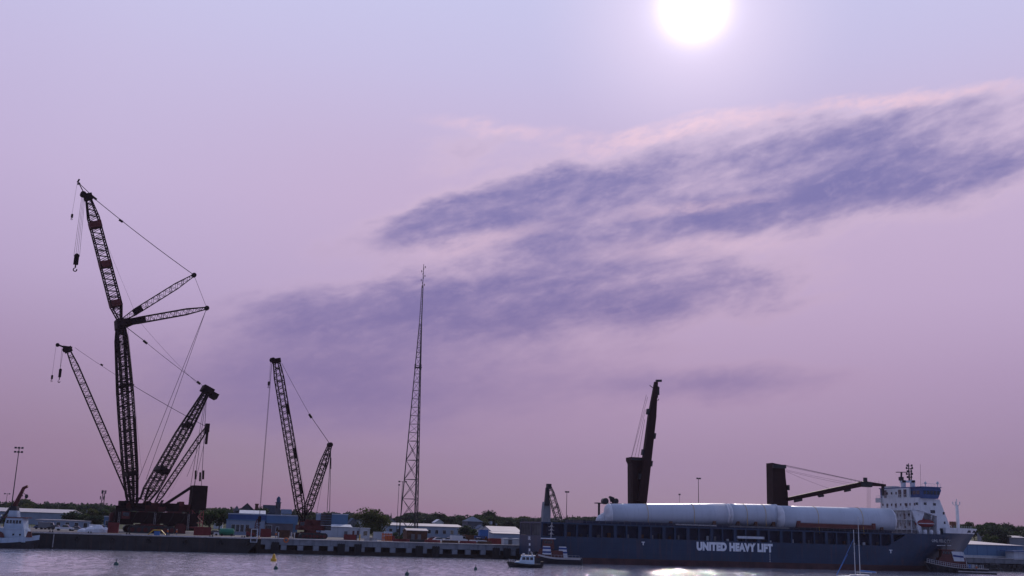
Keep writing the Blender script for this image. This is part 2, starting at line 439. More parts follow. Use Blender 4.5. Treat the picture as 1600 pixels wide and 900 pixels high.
X410 = gx(408, 0, 4.3)
xs = [-2400,-1200,-700,-450] + [-400+25*i for i in range(45)] + [900,1400,2400]
ys = [0.0,14,30,60,100,140,180,220,260,300,360,420,500,600,700,900,1300,2000]
xs = sorted(set([x for x in xs if abs(x-X410) > 8] + [X410, X410+0.05]))
vs = []; fs = []
for y in ys:
    for x in xs:
        yy = 15.0 if (y < 15 and x <= X410+0.01) else y
        vs.append((x, yy, land_z(x, yy)))
nx = len(xs)
for j in range(len(ys)-1):
    for i in range(nx-1):
        if xs[i+1] <= X410+0.01 and j == 0: continue
        fs.append((j*nx+i, j*nx+i+1, (j+1)*nx+i+1, (j+1)*nx+i))
gm = bpy.data.materials.new('yard and grassland'); gm.use_nodes = True; gt = gm.node_tree; gb = gt.nodes['Principled BSDF']; gb.inputs['Roughness'].default_value = .95; gb.inputs['Specular IOR Level'].default_value = .1
gc_ = gt.nodes.new('ShaderNodeTexCoord'); gs = gt.nodes.new('ShaderNodeSeparateXYZ'); gt.links.new(gc_.outputs['Object'], gs.inputs[0])
gn = gt.nodes.new('ShaderNodeTexNoise'); gn.inputs['Scale'].default_value = .03; gn.inputs['Detail'].default_value = 6; gt.links.new(gc_.outputs['Object'], gn.inputs['Vector'])
ga = gt.nodes.new('ShaderNodeMath'); ga.operation = 'MULTIPLY_ADD'; ga.inputs[1].default_value = 90; gt.links.new(gn.outputs['Fac'], ga.inputs[0]); gt.links.new(gs.outputs[1], ga.inputs[2])
gr_ = gt.nodes.new('ShaderNodeMapRange'); gr_.inputs[1].default_value = 150; gr_.inputs[2].default_value = 172; gt.links.new(ga.outputs[0], gr_.inputs[0])
gn2 = gt.nodes.new('ShaderNodeTexNoise'); gn2.inputs['Scale'].default_value = .4; gn2.inputs['Detail'].default_value = 8; gt.links.new(gc_.outputs['Object'], gn2.inputs['Vector'])
def grmp(a, b_):
    m_ = gt.nodes.new('ShaderNodeMix'); m_.data_type = 'RGBA'; gt.links.new(gn2.outputs['Fac'], m_.inputs[0]); m_.inputs[6].default_value = a; m_.inputs[7].default_value = b_; return m_.outputs[2]
gx_ = gt.nodes.new('ShaderNodeMix'); gx_.data_type = 'RGBA'; gt.links.new(gr_.outputs[0], gx_.inputs[0])
gt.links.new(grmp((.14, .13, .125, 1), (.25, .235, .22, 1)), gx_.inputs[6]); gt.links.new(grmp((.030, .048, .020, 1), (.075, .085, .035, 1)), gx_.inputs[7]); gt.links.new(gx_.outputs[2], gb.inputs['Base Color'])
go_ = MB().add(vs, fs).build('ground', gm, kind='structure')
for v in go_.data.vertices: v.co += go_.location
go_.location = (0, 0, 0)

XQ1 = gx(1720, 0, 4.3)
quay = MB().box(X410, XQ1, -0.9, 2.0, 2.55, 4.22).build('quay', CONC, kind='structure')
MB().box(X410, XQ1, 2.0, 3.0, -2, 4.2).build('back_wall', TIMBER, quay)
MB().box(X410, XQ1, -1.2, 0.3, 4.22, 4.42).build('kerb', LINE, quay)
MB().box(X410, XQ1, -0.75, 0.2, -1.0, 1.15).build('timber_wale', TIMBER, quay)
sp = 4.75; npil = int((gx(860, 0, 2)-X410)/sp)
pil0 = None
for k in range(npil+1):
    x = X410 + 2.2 + k*sp
    if pil0 is None: pil0 = MB().box(x-0.85, x+0.85, -0.92, 1.2, 1.15, 2.55).build('pilaster', CONC, quay)
    else:
        c = pil0.copy(); COL.objects.link(c); c.location = (k*sp+random.uniform(-.35, .35), 0, random.uniform(-0.12, 0.02)); c.scale = (1, 1, 1)
pl0 = None
for k in range(npil*2):
    x = X410 + 3.4 + k*sp/2
    if pl0 is None: pl0 = MB().tube((x, 0.6, -1), (x, 0.6, 2.6), 0.22, 8).build('pile', TIMBER, quay)
    else:
        c = pl0.copy(); COL.objects.link(c); c.location = (k*sp/2, random.uniform(-.2, .2), 0)
fd0 = None
for px in (430, 533, 559, 655, 681, 775, 792, 812):
    x = gx(px, -1.2, 2)
    if fd0 is None:
        m = MB().box(x-1.1, x+1.1, -1.7, -0.95, 0.2, 3.3)
        for dx in (-0.7, 0, 0.7): m.box(x+dx-0.12, x+dx+0.12, -1.9, -1.7, 0.0, 3.45)
        fd0 = m.build('fender', BLACK, quay); fx0 = x
    else:
        c = fd0.copy(); COL.objects.link(c); c.location = (x-fx0, 0, 0)
MB().box(X410-1.3, X410-.01, -.85, 14.1, -1.5, 4.15).build('return_wall', TIMBER, quay)
# dark sheet piling shore behind the barge
MB().box(-420, X410-0.02, 14.2, 15.2, -2, 4.25).build('bulkhead', TIMBER, kind='structure')
# low seawall on the right hand shore
sx0 = gx(1490, -2, 2)
m = MB()
for i in range(60):
    x = sx0 + i*2.2 + random.uniform(-.4, .4)
    for j in range(2):
        r = random.uniform(0.8, 1.4)
        m.cbox((x, -2.2-1.4*j+random.uniform(-.4, .4), 1.6-1.3*j), r*1.7, r*1.5, r*1.3,
               (Vector((cos(i), sin(i), 0.2)).normalized(), Vector((-sin(i), cos(i), 0)), Z))
m.build('seawall_stones', mat('dark wet stone', (0.035, 0.034, 0.036), 0.8, 0, 0.3), kind='stuff')

# ------------------------------------------------------------------ barge
bx0, bx1 = -330.0, min(gx(405, -6, 2), X410-1.4)
br = thing('barge', 'long black flat-topped barge moored below the crawler cranes', 'barge', ((bx0+bx1)/2, 3, 0))
pts = [(bx0,-6,-1),(bx1-4.5,-6,-1),(bx1-2.5,-6,0),(bx1,-6,2.8),(bx1,-6,4.45),(bx0,-6,4.45)]
MB().prism(pts, (0, 19.5, 0)).build('hull', BARGE, br)
MB().box(bx0, bx1+.02, -6.25, -6.0, 4.18, 4.5).build('deck_edge', LINE, br)
MB().box(bx0, bx1-.1, -6.15, -6.0, 2.3, 2.55).build('rubbing_strake', BARGE, br)
rb = None
for k in range(int((bx1-bx0)/3.2)):
    x = bx0 + 1.5 + k*3.2
    if x < gx(50, -6, 3): continue
    if rb is None: rb = MB().box(x-.12, x+.12, -6.22, -6.0, 0.0, 4.15).build('hull_rib', BARGE, br); r0 = x
    else:
        c = rb.copy(); COL.objects.link(c); c.location = (x-r0, 0, 0)
ty = None
for px in (120, 175, 232, 290, 345, 388):
    x = gx(px, -6.4, 3)
    if ty is None:
        m = MB(); c0 = Vector((x, -6.42, 2.9))
        for a in range(12):
            t0, t1 = 2*pi*a/12, 2*pi*(a+1)/12
            m.tube(c0+Vector((cos(t0), 0, sin(t0)))*0.55, c0+Vector((cos(t1), 0, sin(t1)))*0.55, 0.2, 6)
        ty = m.build('tyre_fender', BLACK, br); t0x = x
    else:
        c = ty.copy(); COL.objects.link(c); c.location = (x-t0x, 0, 0)
bl = None
for px in (80, 140, 200, 262, 330, 380):
    x = gx(px, -5.4, 4.6)
    if bl is None:
        m = MB().tube((x-.35, -5.4, 4.45), (x-.35, -5.4, 5.0), .16, 8).tube((x+.35, -5.4, 4.45), (x+.35, -5.4, 5.0), .16, 8).box(x-.7, x+.7, -5.6, -5.2, 4.45, 4.55)
        bl = m.build('bollard', STEEL, br); b0x = x
    else:
        c = bl.copy(); COL.objects.link(c); c.location = (x-b0x, 0, 0)
p = at(83, 846, -6.6)
MB().tube((p.x, -6.5, 0.4), (p.x, -6.5, 4.0), .12, 6).build('ladder', LINE, br)

# ------------------------------------------------------------------ buildings
def building(name, label, px0, px1, Y, py_eave, depth, wall, roof, kind='flat', rise=2.0, cols=0, rows=1, wins=None, over=0.3, pxe=None, z0=None, door=None, cat='building', group=None, winmat=None, x0=None, x1=None, ztop=None):
    pm = (px0+px1)/2
    ze = ztop if ztop is not None else at(pxe or pm, py_eave, Y).z
    x0 = gx(px0, Y, ze) if x0 is None else x0
    x1 = gx(px1, Y, ze) if x1 is None else x1
    zb = z0 if z0 is not None else land_z((x0+x1)/2, Y) - 0.3
    r = thing(name, label, cat, ((x0+x1)/2, Y+depth/2, zb), group)
    w = MB().box(x0, x1, Y, Y+depth, zb, ze)
    rf = MB(); o = over; xm = (x0+x1)/2; ym = Y+depth/2
    if kind == 'flat':
        rf.box(x0-o*.5, x1+o*.5, Y-o*.5, Y+depth+o*.5, ze, ze+0.35)
    elif kind == 'ridge_x':
        w.prism([(x0, Y, ze), (x0, Y+depth, ze), (x0, ym, ze+rise)], (x1-x0, 0, 0))
        k = rise/(depth/2); y0 = Y-o
        for sg in (-1, 1):
            e = (ym+sg*(depth/2+o)); zz = ze - k*o + .02
            A = [(x0-o, e, zz), (x1+o, e, zz), (x1+o, ym, ze+rise+.02), (x0-o, ym, ze+rise+.02)]
            rf.prism(A, (0, 0, 0.18))
    elif kind == 'ridge_y':
        w.prism([(x0, Y, ze), (xm, Y, ze+rise), (x1, Y, ze)], (0, depth, 0))
        k = rise/((x1-x0)/2)
        for sg in (-1, 1):
            e = xm+sg*((x1-x0)/2+o); zz = ze - k*o + .02
            rf.prism([(e, Y-o, zz), (xm, Y-o, ze+rise+.02), (xm, Y+depth+o, ze+rise+.02), (e, Y+depth+o, zz)], (0, 0, .18))
    elif kind == 'hip':
        q = min(depth, x1-x0)/2*0.9
        A = [(x0-o,Y-o,ze),(x1+o,Y-o,ze),(x1+o,Y+depth+o,ze),(x0-o,Y+depth+o,ze),(x0+q,ym,ze+rise),(x1-q,ym,ze+rise)]
        rf.add(A, [(0,1,5,4),(1,2,5),(2,3,4,5),(3,0,4),(3,2,1,0)])
    elif kind == 'shed':   # slopes up away from the camera
        rf.add([(x0-o,Y-o,ze),(x1+o,Y-o,ze),(x1+o,Y+depth,ze+rise),(x0-o,Y+depth,ze+rise),(x0-o,Y-o,ze+.2),(x1+o,Y-o,ze+.2),(x1+o,Y+depth,ze+rise+.2),(x0-o,Y+depth,ze+rise+.2)],
               [(0,3,2,1),(4,5,6,7),(0,1,5,4),(1,2,6,5),(2,3,7,6),(3,0,4,7)])
        w.prism([(x0, Y, ze), (x0, Y+depth, ze), (x0, Y+depth, ze+rise)], (x1-x0, 0, 0))
    w.build('wall', wall, r); rf.build('roof', roof, r)
    W = wins or []
    if cols:
        for i in range(cols):
            for j in range(rows):
                cx = x0 + (x1-x0)*(i+0.5)/cols; h = (ze-zb)/rows; cz = zb + h*(j+0.58)
                W.append((cx, cz, min(1.3, (x1-x0)/cols*.45), min(1.5, h*.5)))
    for cx, cz, ww, hh in W:
        f = MB().box(cx-ww/2-.12, cx+ww/2+.12, Y-.07, Y-.003, cz-hh/2-.12, cz+hh/2+.12).build('window', winmat or WHITE2, r)
        MB().box(cx-ww/2, cx+ww/2, Y-.10, Y-.068, cz-hh/2, cz+hh/2).build('pane', GLASS, f)
    if door:
        for px in door:
            cx = gx(px, Y, 5)
            MB().box(cx-.6, cx+.6, Y-.09, Y-.003, zb, zb+2.5).build('door', GREYSTEEL, r)
    return r
W_BLUEGREY = mat('blue grey metal cladding', (0.26, 0.33, 0.43), 0.6, 0, 0.08, scale=0.3, streak=0.2)
W_BLUE = mat('blue metal cladding', (0.10, 0.20, 0.34), 0.55, 0, 0.08, scale=0.3, streak=0.2)
W_DBLUE = mat('deep blue cladding', (0.04, 0.10, 0.25), 0.55, 0, 0.08, scale=0.3, streak=0.2)
W_PALE = mat('pale metal cladding', (0.50, 0.54, 0.60), 0.6, 0, 0.08, scale=0.3, streak=0.25)
W_CREAM = mat('cream siding', (0.46, 0.42, 0.40), 0.7, 0, 0.1)
W_DARK = mat('dark slate siding', (0.085, 0.095, 0.125), 0.8, 0, 0.15)
W_GREY = mat('grey siding', (0.22, 0.24, 0.28), 0.7, 0, 0.1)
R_PALE = mat('pale roof sheet', (0.46, 0.42, 0.42), 0.7, 0, 0.08, scale=0.2)
R_DARK = mat('dark shingle roof', (0.05, 0.06, 0.08), 0.95, 0, 0.2, scale=1, spec=0.02)
R_BLUE = mat('slate blue roof', (0.07, 0.11, 0.18), 0.95, 0, 0.2, scale=1, spec=0.05)
building('warehouse', 'long pale warehouse with shallow roof behind the left tug', -60, 104, 190, 801, 46, W_BLUEGREY, R_PALE, 'ridge_x', 1.6, pxe=60)
building('low_shed', 'low grey-blue flat shed left of the biggest crane', 56, 141, 95, 814, 16, W_BLUEGREY, R_PALE, 'flat', pxe=100, cols=6)
building('site_office', 'small light-blue flat cabin behind the red container', 163, 185, 60, 808, 6, W_BLUE, W_PALE, 'flat', cols=2)
building('workshop', 'deep blue waterfront building with a row of dark windows', 357, 416, 62, 804, 18, W_DBLUE, W_PALE, 'flat', pxe=385)
building('workshop_wing', 'lighter blue lean-to wing right of the deep blue building', 416.5, 466, 62, 806, 18, W_BLUE, W_PALE, 'flat', pxe=440)
bl_x0 = gx(357, 61, 6); bl_x1 = gx(466, 61, 6)
base_r = building('office_row', 'pale low front of the blue workshop with dark windows', 354, 414, 57, 813.5, 4.9, W_BLUEGREY, W_BLUE, 'flat',
    wins=[(gx(px, 57, 6), 6.6, 1.2, 2.4) for px in (364, 371, 378, 386)])
building('workshop_lean_to', 'brown shuttered loading bay under the lighter blue wing', 417, 458, 57, 818, 4.9, mat('brown grey shutter', (0.11, 0.10, 0.12), 0.7), W_BLUE, 'flat', wins=[(gx(419, 57, 6), 6.8, 2.2, 2.2), (gx(433, 57, 6), 6.6, .9, 1.6)])
building('white_roof_shed', 'white low roof seen just above the deep blue building', 375, 414, 96, 803, 12, W_PALE, WHITE2, 'ridge_x', 1.2, pxe=395)
r = building('gabled_house', 'large dark gabled house above the blue workshop', 372, 399, 150, 799, 16, W_DARK, R_DARK, 'ridge_y', 3.4, cols=3, over=.6)
building('gabled_house', 'smaller dark house at the left of the large gabled house', 365, 374, 160, 798, 10, W_DARK, R_DARK, 'hip', 2.2)
# brick chimney
p = at(401.5, 787, 140); m = MB().lathe((p.x, 140, land_z(p.x, 140)), [(0.85, 0), (0.7, p.z-land_z(p.x, 140)-.5), (0.85, p.z-land_z(p.x, 140)-.4), (0.8, p.z-land_z(p.x, 140))], 10)
single(m, 'chimney', mat('dark red brick', (0.12, 0.05, 0.04), 0.9), 'slim dark brick chimney right of the gabled house', 'chimney')
# church with tower
ch = building('church', 'dark slate-roofed church with a domed square tower', 412, 431, 170, 801.5, 8, W_DARK, R_DARK, 'ridge_x', 3.4, cols=4, over=.5, cat='church')
x0 = gx(429.5, 170, 12); x1 = gx(437, 170, 12); zt = at(433, 786, 168).z; zc = at(433, 778, 168).z
m = MB().box(x0, x1, 166, 166+(x1-x0), 4, zt); xm = (x0+x1)/2; ym = 166+(x1-x0)/2
m.box(x0-.25, x1+.25, 165.75, 166.25+(x1-x0), zt, zt+.35)
m.build('tower', W_DARK, ch)
MB().lathe((xm, ym, zt+.35), [((x1-x0)*.40, 0), ((x1-x0)*.40, 1.0), ((x1-x0)*.46, 1.05), ((x1-x0)*.36, 1.9), ((x1-x0)*.12, 2.6), (0.1, zc-zt+.3)], 8).build('dome', R_BLUE, ch)
for dx in (-.8, .8): MB().box(xm+dx-.25, xm+dx+.25, 165.9, 165.99, zt-2.2, zt-.6).build('louvre', GLASS, ch)
building('white_house', 'white house peeking out right of the church tower', 440, 455, 190, 803, 9, WHITE2, R_BLUE, 'ridge_x', 2.0, cols=3)
building('storage_hall', 'tall windowless blue-grey box hall right of the single crane', 501, 544, 75, 804, 26, W_BLUE, W_PALE, 'flat', pxe=520)
building('storage_annex', 'white low annex in front of the windowless blue-grey hall', 504, 549, 66, 823.5, 7, W_PALE, WHITE2, 'shed', 0.8, door=(540,))
building('gabled_house', 'grey gabled house beside the big round tree', 543, 561, 84, 821, 12, W_GREY, R_BLUE, 'ridge_y', 2.6, cols=2)
building('gabled_house_wing', 'white-walled wing of the grey gabled house', 555, 570, 90, 813.5, 9, WHITE2, R_BLUE, 'flat')
building('white_cabin', 'small white cabin right of the grey gabled house', 549, 563, 60, 826, 5, WHITE2, W_PALE, 'flat', cols=2)
building('white_cabin', 'small white cabin left of the white container row', 564.5, 578, 55, 826.5, 5, WHITE2, W_PALE, 'flat', cols=1)
building('long_shed', 'long low blue-grey shed with pale roof behind the mast tower', 605, 724, 120, 822.5, 30, W_BLUEGREY, R_PALE, 'ridge_x', 1.0, pxe=660, cols=10)
building('canopy_shed', 'rusty brown open shed with pale roof on the yard', 636, 668, 34, 829.5, 9, RUSTY, R_PALE, 'ridge_x', .6, door=(645, 655))
building('white_gable_house', 'white gabled house above the long blue-grey shed', 680, 693, 230, 816.5, 9, WHITE2, W_PALE, 'ridge_y', 1.5)
building('blue_roof_house', 'blue-grey house among trees right of the long shed', 731, 754, 180, 815, 14, W_DARK, R_BLUE, 'hip', 2.4, cols=3)
building('white_house', 'narrow white house right of the blue-grey roof', 748, 758, 150, 826, 8, WHITE2, R_BLUE, 'ridge_y', 1.5)
building('white_shed', 'white-roofed shed left of the ship stern', 769, 815, 62, 831.5, 22, W_PALE, R_PALE, 'ridge_x', 1.9, pxe=790)
building('white_shed_lean_to', 'grey-walled lean-to in front of the white-roofed shed', 771, 816, 54, 834.5, 7.5, W_BLUEGREY, R_PALE, 'shed', .5, pxe=795)
building('gate_cabin', 'small white cabin with dark door at the quay edge beside the stern', 787.5, 812, 5, 843, 3.5, WHITE2, W_PALE, 'flat', door=(797,))
# right hand side
ry = 6.0
bl_ = building('big_blue_warehouse', 'big blue metal warehouse on the shore right of the bow', 1497, 1598, ry, 852, 60, W_BLUE, R_PALE, 'ridge_x', 1.2, pxe=1550, over=.4)
x0 = gx(1497, ry, 4); x1 = gx(1598, ry, 4)
MB().box(x0, x1-2, ry-.25, ry-.003, 3.9, 5.1).build('plinth', WHITE2, bl_)
for k in range(6): MB().box(x0+4+k*4.1, x0+4.12+k*4.1, ry-.06, ry-.003, 5.12, at(1550, 853, ry).z-.1).build('panel_seam', W_DBLUE, bl_)
bk = building('blue_kiosk', 'dark blue canopy cabin at the right edge of the photo', 1584, 1640, -1.0, 862, 4.5, W_PALE, W_DBLUE, 'flat', pxe=1592, over=2.4)
building('hill_house', 'house with pale hipped roof among the trees above the blue warehouse', 1567, 1588, 130, 838, 10, W_GREY, R_PALE, 'hip', 2.2, cols=3)
building('low_pale_shed', 'low pale roof beyond the big blue warehouse, right edge', 1577, 1640, 95, 840.5, 16, W_GREY, R_PALE, 'ridge_x', .8, pxe=1590)
building('hidden_house', 'grey house among trees just right of the bow mast', 1546, 1560, 110, 834, 9, W_GREY, R_BLUE, 'hip', 2.4, cols=2)
# scattered houses in the far treeline
hl = ('pale house in the distant treeline above the left warehouse', 'tiny grey house roof in the treeline right of the slim cell tower', 'pale house half hidden by trees right of the counterweight',
      'grey house in the far treeline left of the mast tower', 'pale house in the treeline right of the mast tower', 'grey roof in the treeline above the white shed', 'pale house behind the ship crane tower', 'grey house in treeline right of the thin pole by the stern')
for lab, px, Y, py in zip(hl, (140, 176, 342, 612, 668, 770, 905, 930), (300, 280, 220, 300, 330, 310, 160, 190), (803, 805, 807, 815, 815, 819, 820, 822)):
    building('far_house', lab, px-7, px+7, Y, py, 10, random.choice([W_CREAM, W_GREY, WHITE2]), random.choice([R_DARK, R_BLUE]), random.choice(['ridge_x', 'ridge_y', 'hip']), 1.7, cols=2, group='houses in the far treeline')

# ------------------------------------------------------------------ trees
def make_tree(name, seed, h, cw, nleaf, leaf, lobes, material, base=0.28, conif=False):
    rnd = random.Random(seed)
    root = thing(name, '', 'tree', (0, 0, 0))
    tr = MB(); top = Vector((rnd.uniform(-.3, .3), rnd.uniform(-.3, .3), h*(.95 if conif else .62)))
    tr.tube((0, 0, -.5), (0, 0, h*.22), h*.026, 7, h*.020).tube((0, 0, h*.22), top, h*.020, 6, h*.006)
    cr = MB(); L = []
    if conif:
        L = [(Vector((0, 0, h*(.15+.85*k/12))), cw/2*(1-k/12.5)) for k in range(13)]
    else:
        for k in range(lobes):
            a = k*2.4 + rnd.uniform(-.5, .5); rr = cw/2*rnd.uniform(.25, .72)*(1 if k else 0); zz = h*rnd.uniform(base+.12, .86)
            if k == 0: zz = h*.84
            L.append((Vector((cos(a)*rr, sin(a)*rr, zz)), cw*rnd.uniform(.17, .30)))
            tr.tube((0, 0, h*rnd.uniform(.2, .45)), L[-1][0], h*.010, 4, h*.003)
    for i in range(nleaf):
        c, r = L[int(rnd.random()*len(L))]
        d = Vector((rnd.gauss(0, 1), rnd.gauss(0, 1), rnd.gauss(0, 1))).normalized()
        p = c + Vector((d.x*r, d.y*r, d.z*r*(.5 if conif else .82)))*(rnd.random()**.45)*rnd.choice((1, 1, 1, 1.12))
        if p.z < h*base*.7 and not conif: continue
        s = leaf*rnd.uniform(.6, 1.35)
        u = Vector((rnd.gauss(0, 1), rnd.gauss(0, 1), rnd.gauss(0, .7))).normalized(); v = u.orthogonal().normalized()
        v = (v*cos(i)+u.cross(v)*sin(i))
        cr.add([p-u*s*.5-v*s*.15, p+u*s*.1-v*s*.42, p+u*s*.5+v*s*.1, p-u*s*.1+v*s*.42], [(0, 1, 2, 3)])
    ORIGIN[root] = Vector((0, 0, 0))
    tr.build('trunk', BARK, root); cr.build('crown', material, root)
    return root
protos = []
spec = [(15, 12, 0), (13, 11, 1), (17, 11, 0), (12, 13, 2), (16, 13, 1), (14, 9, 2), (11, 10, 3)]
for i, (h, cw, m) in enumerate(spec):
    protos.append([make_tree('tree', 10+i, h, cw, 1500, 1.05, 9+i % 4, LEAFS[m]), h, False])
protos.append([make_tree('conifer_tree', 40, 17, 6, 900, 1.0, 0, LEAFS[0], conif=True), 17, False])
shrub = [make_tree('shrub', 60, 5, 6.5, 900, .6, 8, LEAFS[1], base=.05), 5, False]
big = [make_tree('tree', 77, 13, 13.5, 5200, .62, 16, LEAFS[3], base=.10), 13, False]
def plant(pr, px, Y, pytop, label, wide=1.0, group=None, name=None):
    z1 = at(px, pytop, Y).z; x = gx(px, Y, z1); z0 = land_z(x, Y)
    s = max(0.25, (z1-z0)/pr[1])
    loc = (x, Y, z0); rz = random.uniform(0, 6.28)
    o = pr[0] if not pr[2] else copy_tree(pr[0])
    pr[2] = True
    o.location = loc; o.scale = (s*wide, s*wide, s); o.rotation_euler = (0, 0, rz); o['label'] = label; o['category'] = 'tree' if pr is not shrub else 'shrub'
    if group: o['group'] = group
    return o
def tl(px, dark):
    zones = [(20, 'at the left edge'), (60, 'above the left tug'), (112, 'above the left warehouse'), (190, 'left of the biggest crane'), (260, 'behind the base of the biggest crane'), (325, 'just behind the hanging counterweight'), (355, 'left of the blue workshop'), (405, 'behind the large gabled house'), (440, 'around the church tower'), (470, 'right of the church tower'), (500, 'behind the single crane'), (545, 'behind the blue-grey box hall'), (600, 'behind the big round tree'),
             (660, 'behind the mast tower'), (695, 'right of the mast tower'), (730, 'above the right end of the long shed'), (770, 'behind the blue-grey roofed house'), (815, 'above the white-roofed shed'), (880, 'beyond the ship stern'), (940, 'right of the pole beyond the stern'), (1480, 'hidden behind the ship'), (1530, 'right of the bow mast'), (1565, 'left of the pale hipped house'), (1590, 'around the pale hipped house'), (2000, 'on the hill above the blue warehouse')]
    for e, w in zones:
        if px < e: break
    return ('nearer leafy tree of the treeline ', 'middle-distance tree of the treeline ', 'hazy farthest tree of the treeline ')[2-dark] + w
def tops(px):   # profile of the treeline in the photograph
    P = [(-80, 787), (0, 785), (20, 781), (35, 778), (60, 783), (85, 786), (100, 784), (125, 787), (150, 785), (185, 789), (260, 793), (325, 792), (350, 792), (400, 797), (450, 797), (500, 798), (545, 800), (600, 802), (640, 799),
         (665, 799), (685, 797), (702, 803), (730, 804), (745, 800), (755, 803), (768, 797), (785, 803), (800, 806), (812, 803), (830, 806), (838, 804), (860, 809), (893, 801), (905, 806), (925, 806), (960, 810), (1480, 818), (1500, 812), (1520, 815), (1545, 813), (1568, 816), (1585, 818), (1600, 818), (1700, 818)]
    for (a, ya), (b_, yb) in zip(P, P[1:]):
        if px <= b_: return ya + (yb-ya)*(px-a)/(b_-a)
    return 818
px = -70.0
while px < 1690:
    if not (960 < px < 1475):
        for row, (Y, dy, wd) in enumerate(((520, 2, 1.25), (390, 3.5, 1.1), (285, 7, 1.0))):
            if row == 2 and random.random() < 0.35: continue
            if row and 215 < px < 300: continue
            Yr = Y + random.uniform(-40, 40)
            if px > 1480: Yr = 90 + 70*(2-row) + random.uniform(0, 40)
            q = px + random.uniform(-8, 8)
            pr = random.choice(protos[:7]) if random.random() < .93 else protos[7]
            plant(pr, q, Yr, tops(q) + dy + random.uniform(-1.5, 5.5), tl(q, row), wd*random.uniform(.9, 1.25) if pr is not protos[7] else 1.0, 'trees of the far treeline')
    px += 10.5
plant(big, 586, 78, 795.5, 'big round dark green tree right of the grey gabled house', 1.32)
for q, Y, py, lab, w in ((115, 120, 800, 'dark bushy tree in front of the left warehouse end', 1.5), (135, 110, 802, 'dark bushy tree left of the light-blue cabin', 1.5), (150, 100, 806, 'low dark tree above the light-blue cabin', 1.6), (8, 90, 803, 'dark bush beside the floodlight pole at the left edge', 1.3),
                     (330, 60, 797, 'green tree just right of the red-lit counterweight', 1.2), (345, 85, 796, 'green tree left of the blue workshop', 1.3), (407, 140, 793, 'green tree between the chimney and the church', 1.2), (640, 60, 824, 'dark green tree at the foot of the mast tower', 1.2), (728, 70, 822, 'round tree right of the long shed', 1.2), (742, 66, 826, 'small round tree in front of the blue-grey house', 1.3), (766, 120, 820, 'dark tree left of the white-roofed shed', 1.2)):
    plant(protos[random.choice((0, 1, 3, 4))], q, Y, py, lab, w)
for q, Y, py, lab in ((620, 50, 832, 'dark shrub left of the mast tower foot'), (630, 46, 833, 'dark shrub right beside the mast tower foot'), (1570, 100, 839, 'green shrub on the slope behind the blue warehouse'), (1540, 80, 836, 'shrub on slope left of the pale hipped house'), (724, 40, 838, 'small dark shrub behind the parked white cars')):
    plant(shrub, q, Y, py, lab)
for pr in protos + [shrub, big]:
    if not pr[2]:
        for c in list(pr[0].children): bpy.data.objects.remove(c)
        bpy.data.objects.remove(pr[0])

# the wood that closes the view behind the single trees: one mass of leaf clumps
def far_wood():
    rs = np.random.RandomState(11); C = []
    for k in range(620):
        x = rs.uniform(-900, 1300); y = rs.uniform(600, 780); C.append((x, y, land_z(x, y), rs.uniform(7, 9.5)))
    k = 0
    while k < 240:
        x = rs.uniform(200, 900); y = rs.uniform(40, 420)
        if project((x, y, 12))[0] < 1640: continue
        C.append((x, y, land_z(x, y), rs.uniform(7, 11))); k += 1
    V = []; n = 70
    for x, y, z, h in C:
        d = rs.normal(size=(n, 3)); d /= np.linalg.norm(d, axis=1)[:, None]; r = rs.uniform(.55, 1.05, (n, 1))
        p = np.array([x, y, z+h*.55]) + d*r*np.array([h*.62, h*.62, h*.5])
        u = rs.normal(size=(n, 3)); u /= np.linalg.norm(u, axis=1)[:, None]; w = np.cross(u, rs.normal(size=(n, 3))); w /= np.linalg.norm(w, axis=1)[:, None]
        s_ = rs.uniform(.8, 1.7, (n, 1)); V.append(np.stack([p-u*s_, p-w*s_*.8, p+u*s_, p+w*s_*.8], 1).reshape(-1, 3))
    V = np.concatenate(V); me = bpy.data.meshes.new('far_wood')
    me.from_pydata(V.tolist(), [], np.arange(len(V)).reshape(-1, 4).tolist()); me.materials.append(LEAFS[2])
    o = bpy.data.objects.new('far_wood', me); COL.objects.link(o); o['kind'] = 'stuff'
far_wood()

# ------------------------------------------------------------------ crawler cranes
R0 = Vector((cos(YAW), -sin(YAW), 0)); F0 = Vector((sin(YAW), cos(YAW), 0))
def crane_plane(O, psi):
    u = (-R0*cos(radians(psi)) - F0*sin(radians(psi))).normalized(); n = u.cross(Z)
    def pl(px, py, lat=0.0):
        d = ray(px, py); return CAM + d*((O + n*lat - CAM).dot(n)/d.dot(n))
    return u, n, pl
def pulley_block(m, p, w, h, n):
    "hook block: cheek plates, sheave and hook"
    p = Vector(p); a = n.cross(Z)
    m.cbox(p, w, w*.7, h*.55, (a, n, Z)); m.lathe(p+Z*(h*.3)-n*(w*.4), [(w*.55, 0), (w*.55, w*.8)], 10, (a, Z, n))
    m.tube(p-Z*(h*.25), p-Z*(h*.5), w*.16, 6)
    q = p - Z*(h*.62); k = w*.38
    pts = [q + Vector(a)*(cos(t)*k) + Z*(sin(t)*k) for t in [radians(x) for x in range(110, 420, 40)]]
    m.path(pts, w*.13, 5)
def track(m, c, u, n, L, H, Wd):
    pts = []
    for t in range(-90, 91, 30): pts.append(c + u*(L/2-H/2) + u*(cos(radians(t))*H/2) + Z*(H/2+sin(radians(t))*H/2))
    for t in range(90, 271, 30): pts.append(c - u*(L/2-H/2) + u*(cos(radians(t))*H/2) + Z*(H/2+sin(radians(t))*H/2))
    m.prism([p - n*(Wd/2) for p in pts], n*Wd)
    k = int(L/0.9)
    for i in range(k):
        x = -L/2+.8 + i*(L-1.6)/(k-1)
        m.cbox(c+u*x+Z*(H+.04), .35, Wd+.1, .12, (u, n, Z)); m.cbox(c+u*x+Z*.06, .35, Wd+.1, .12, (u, n, Z))
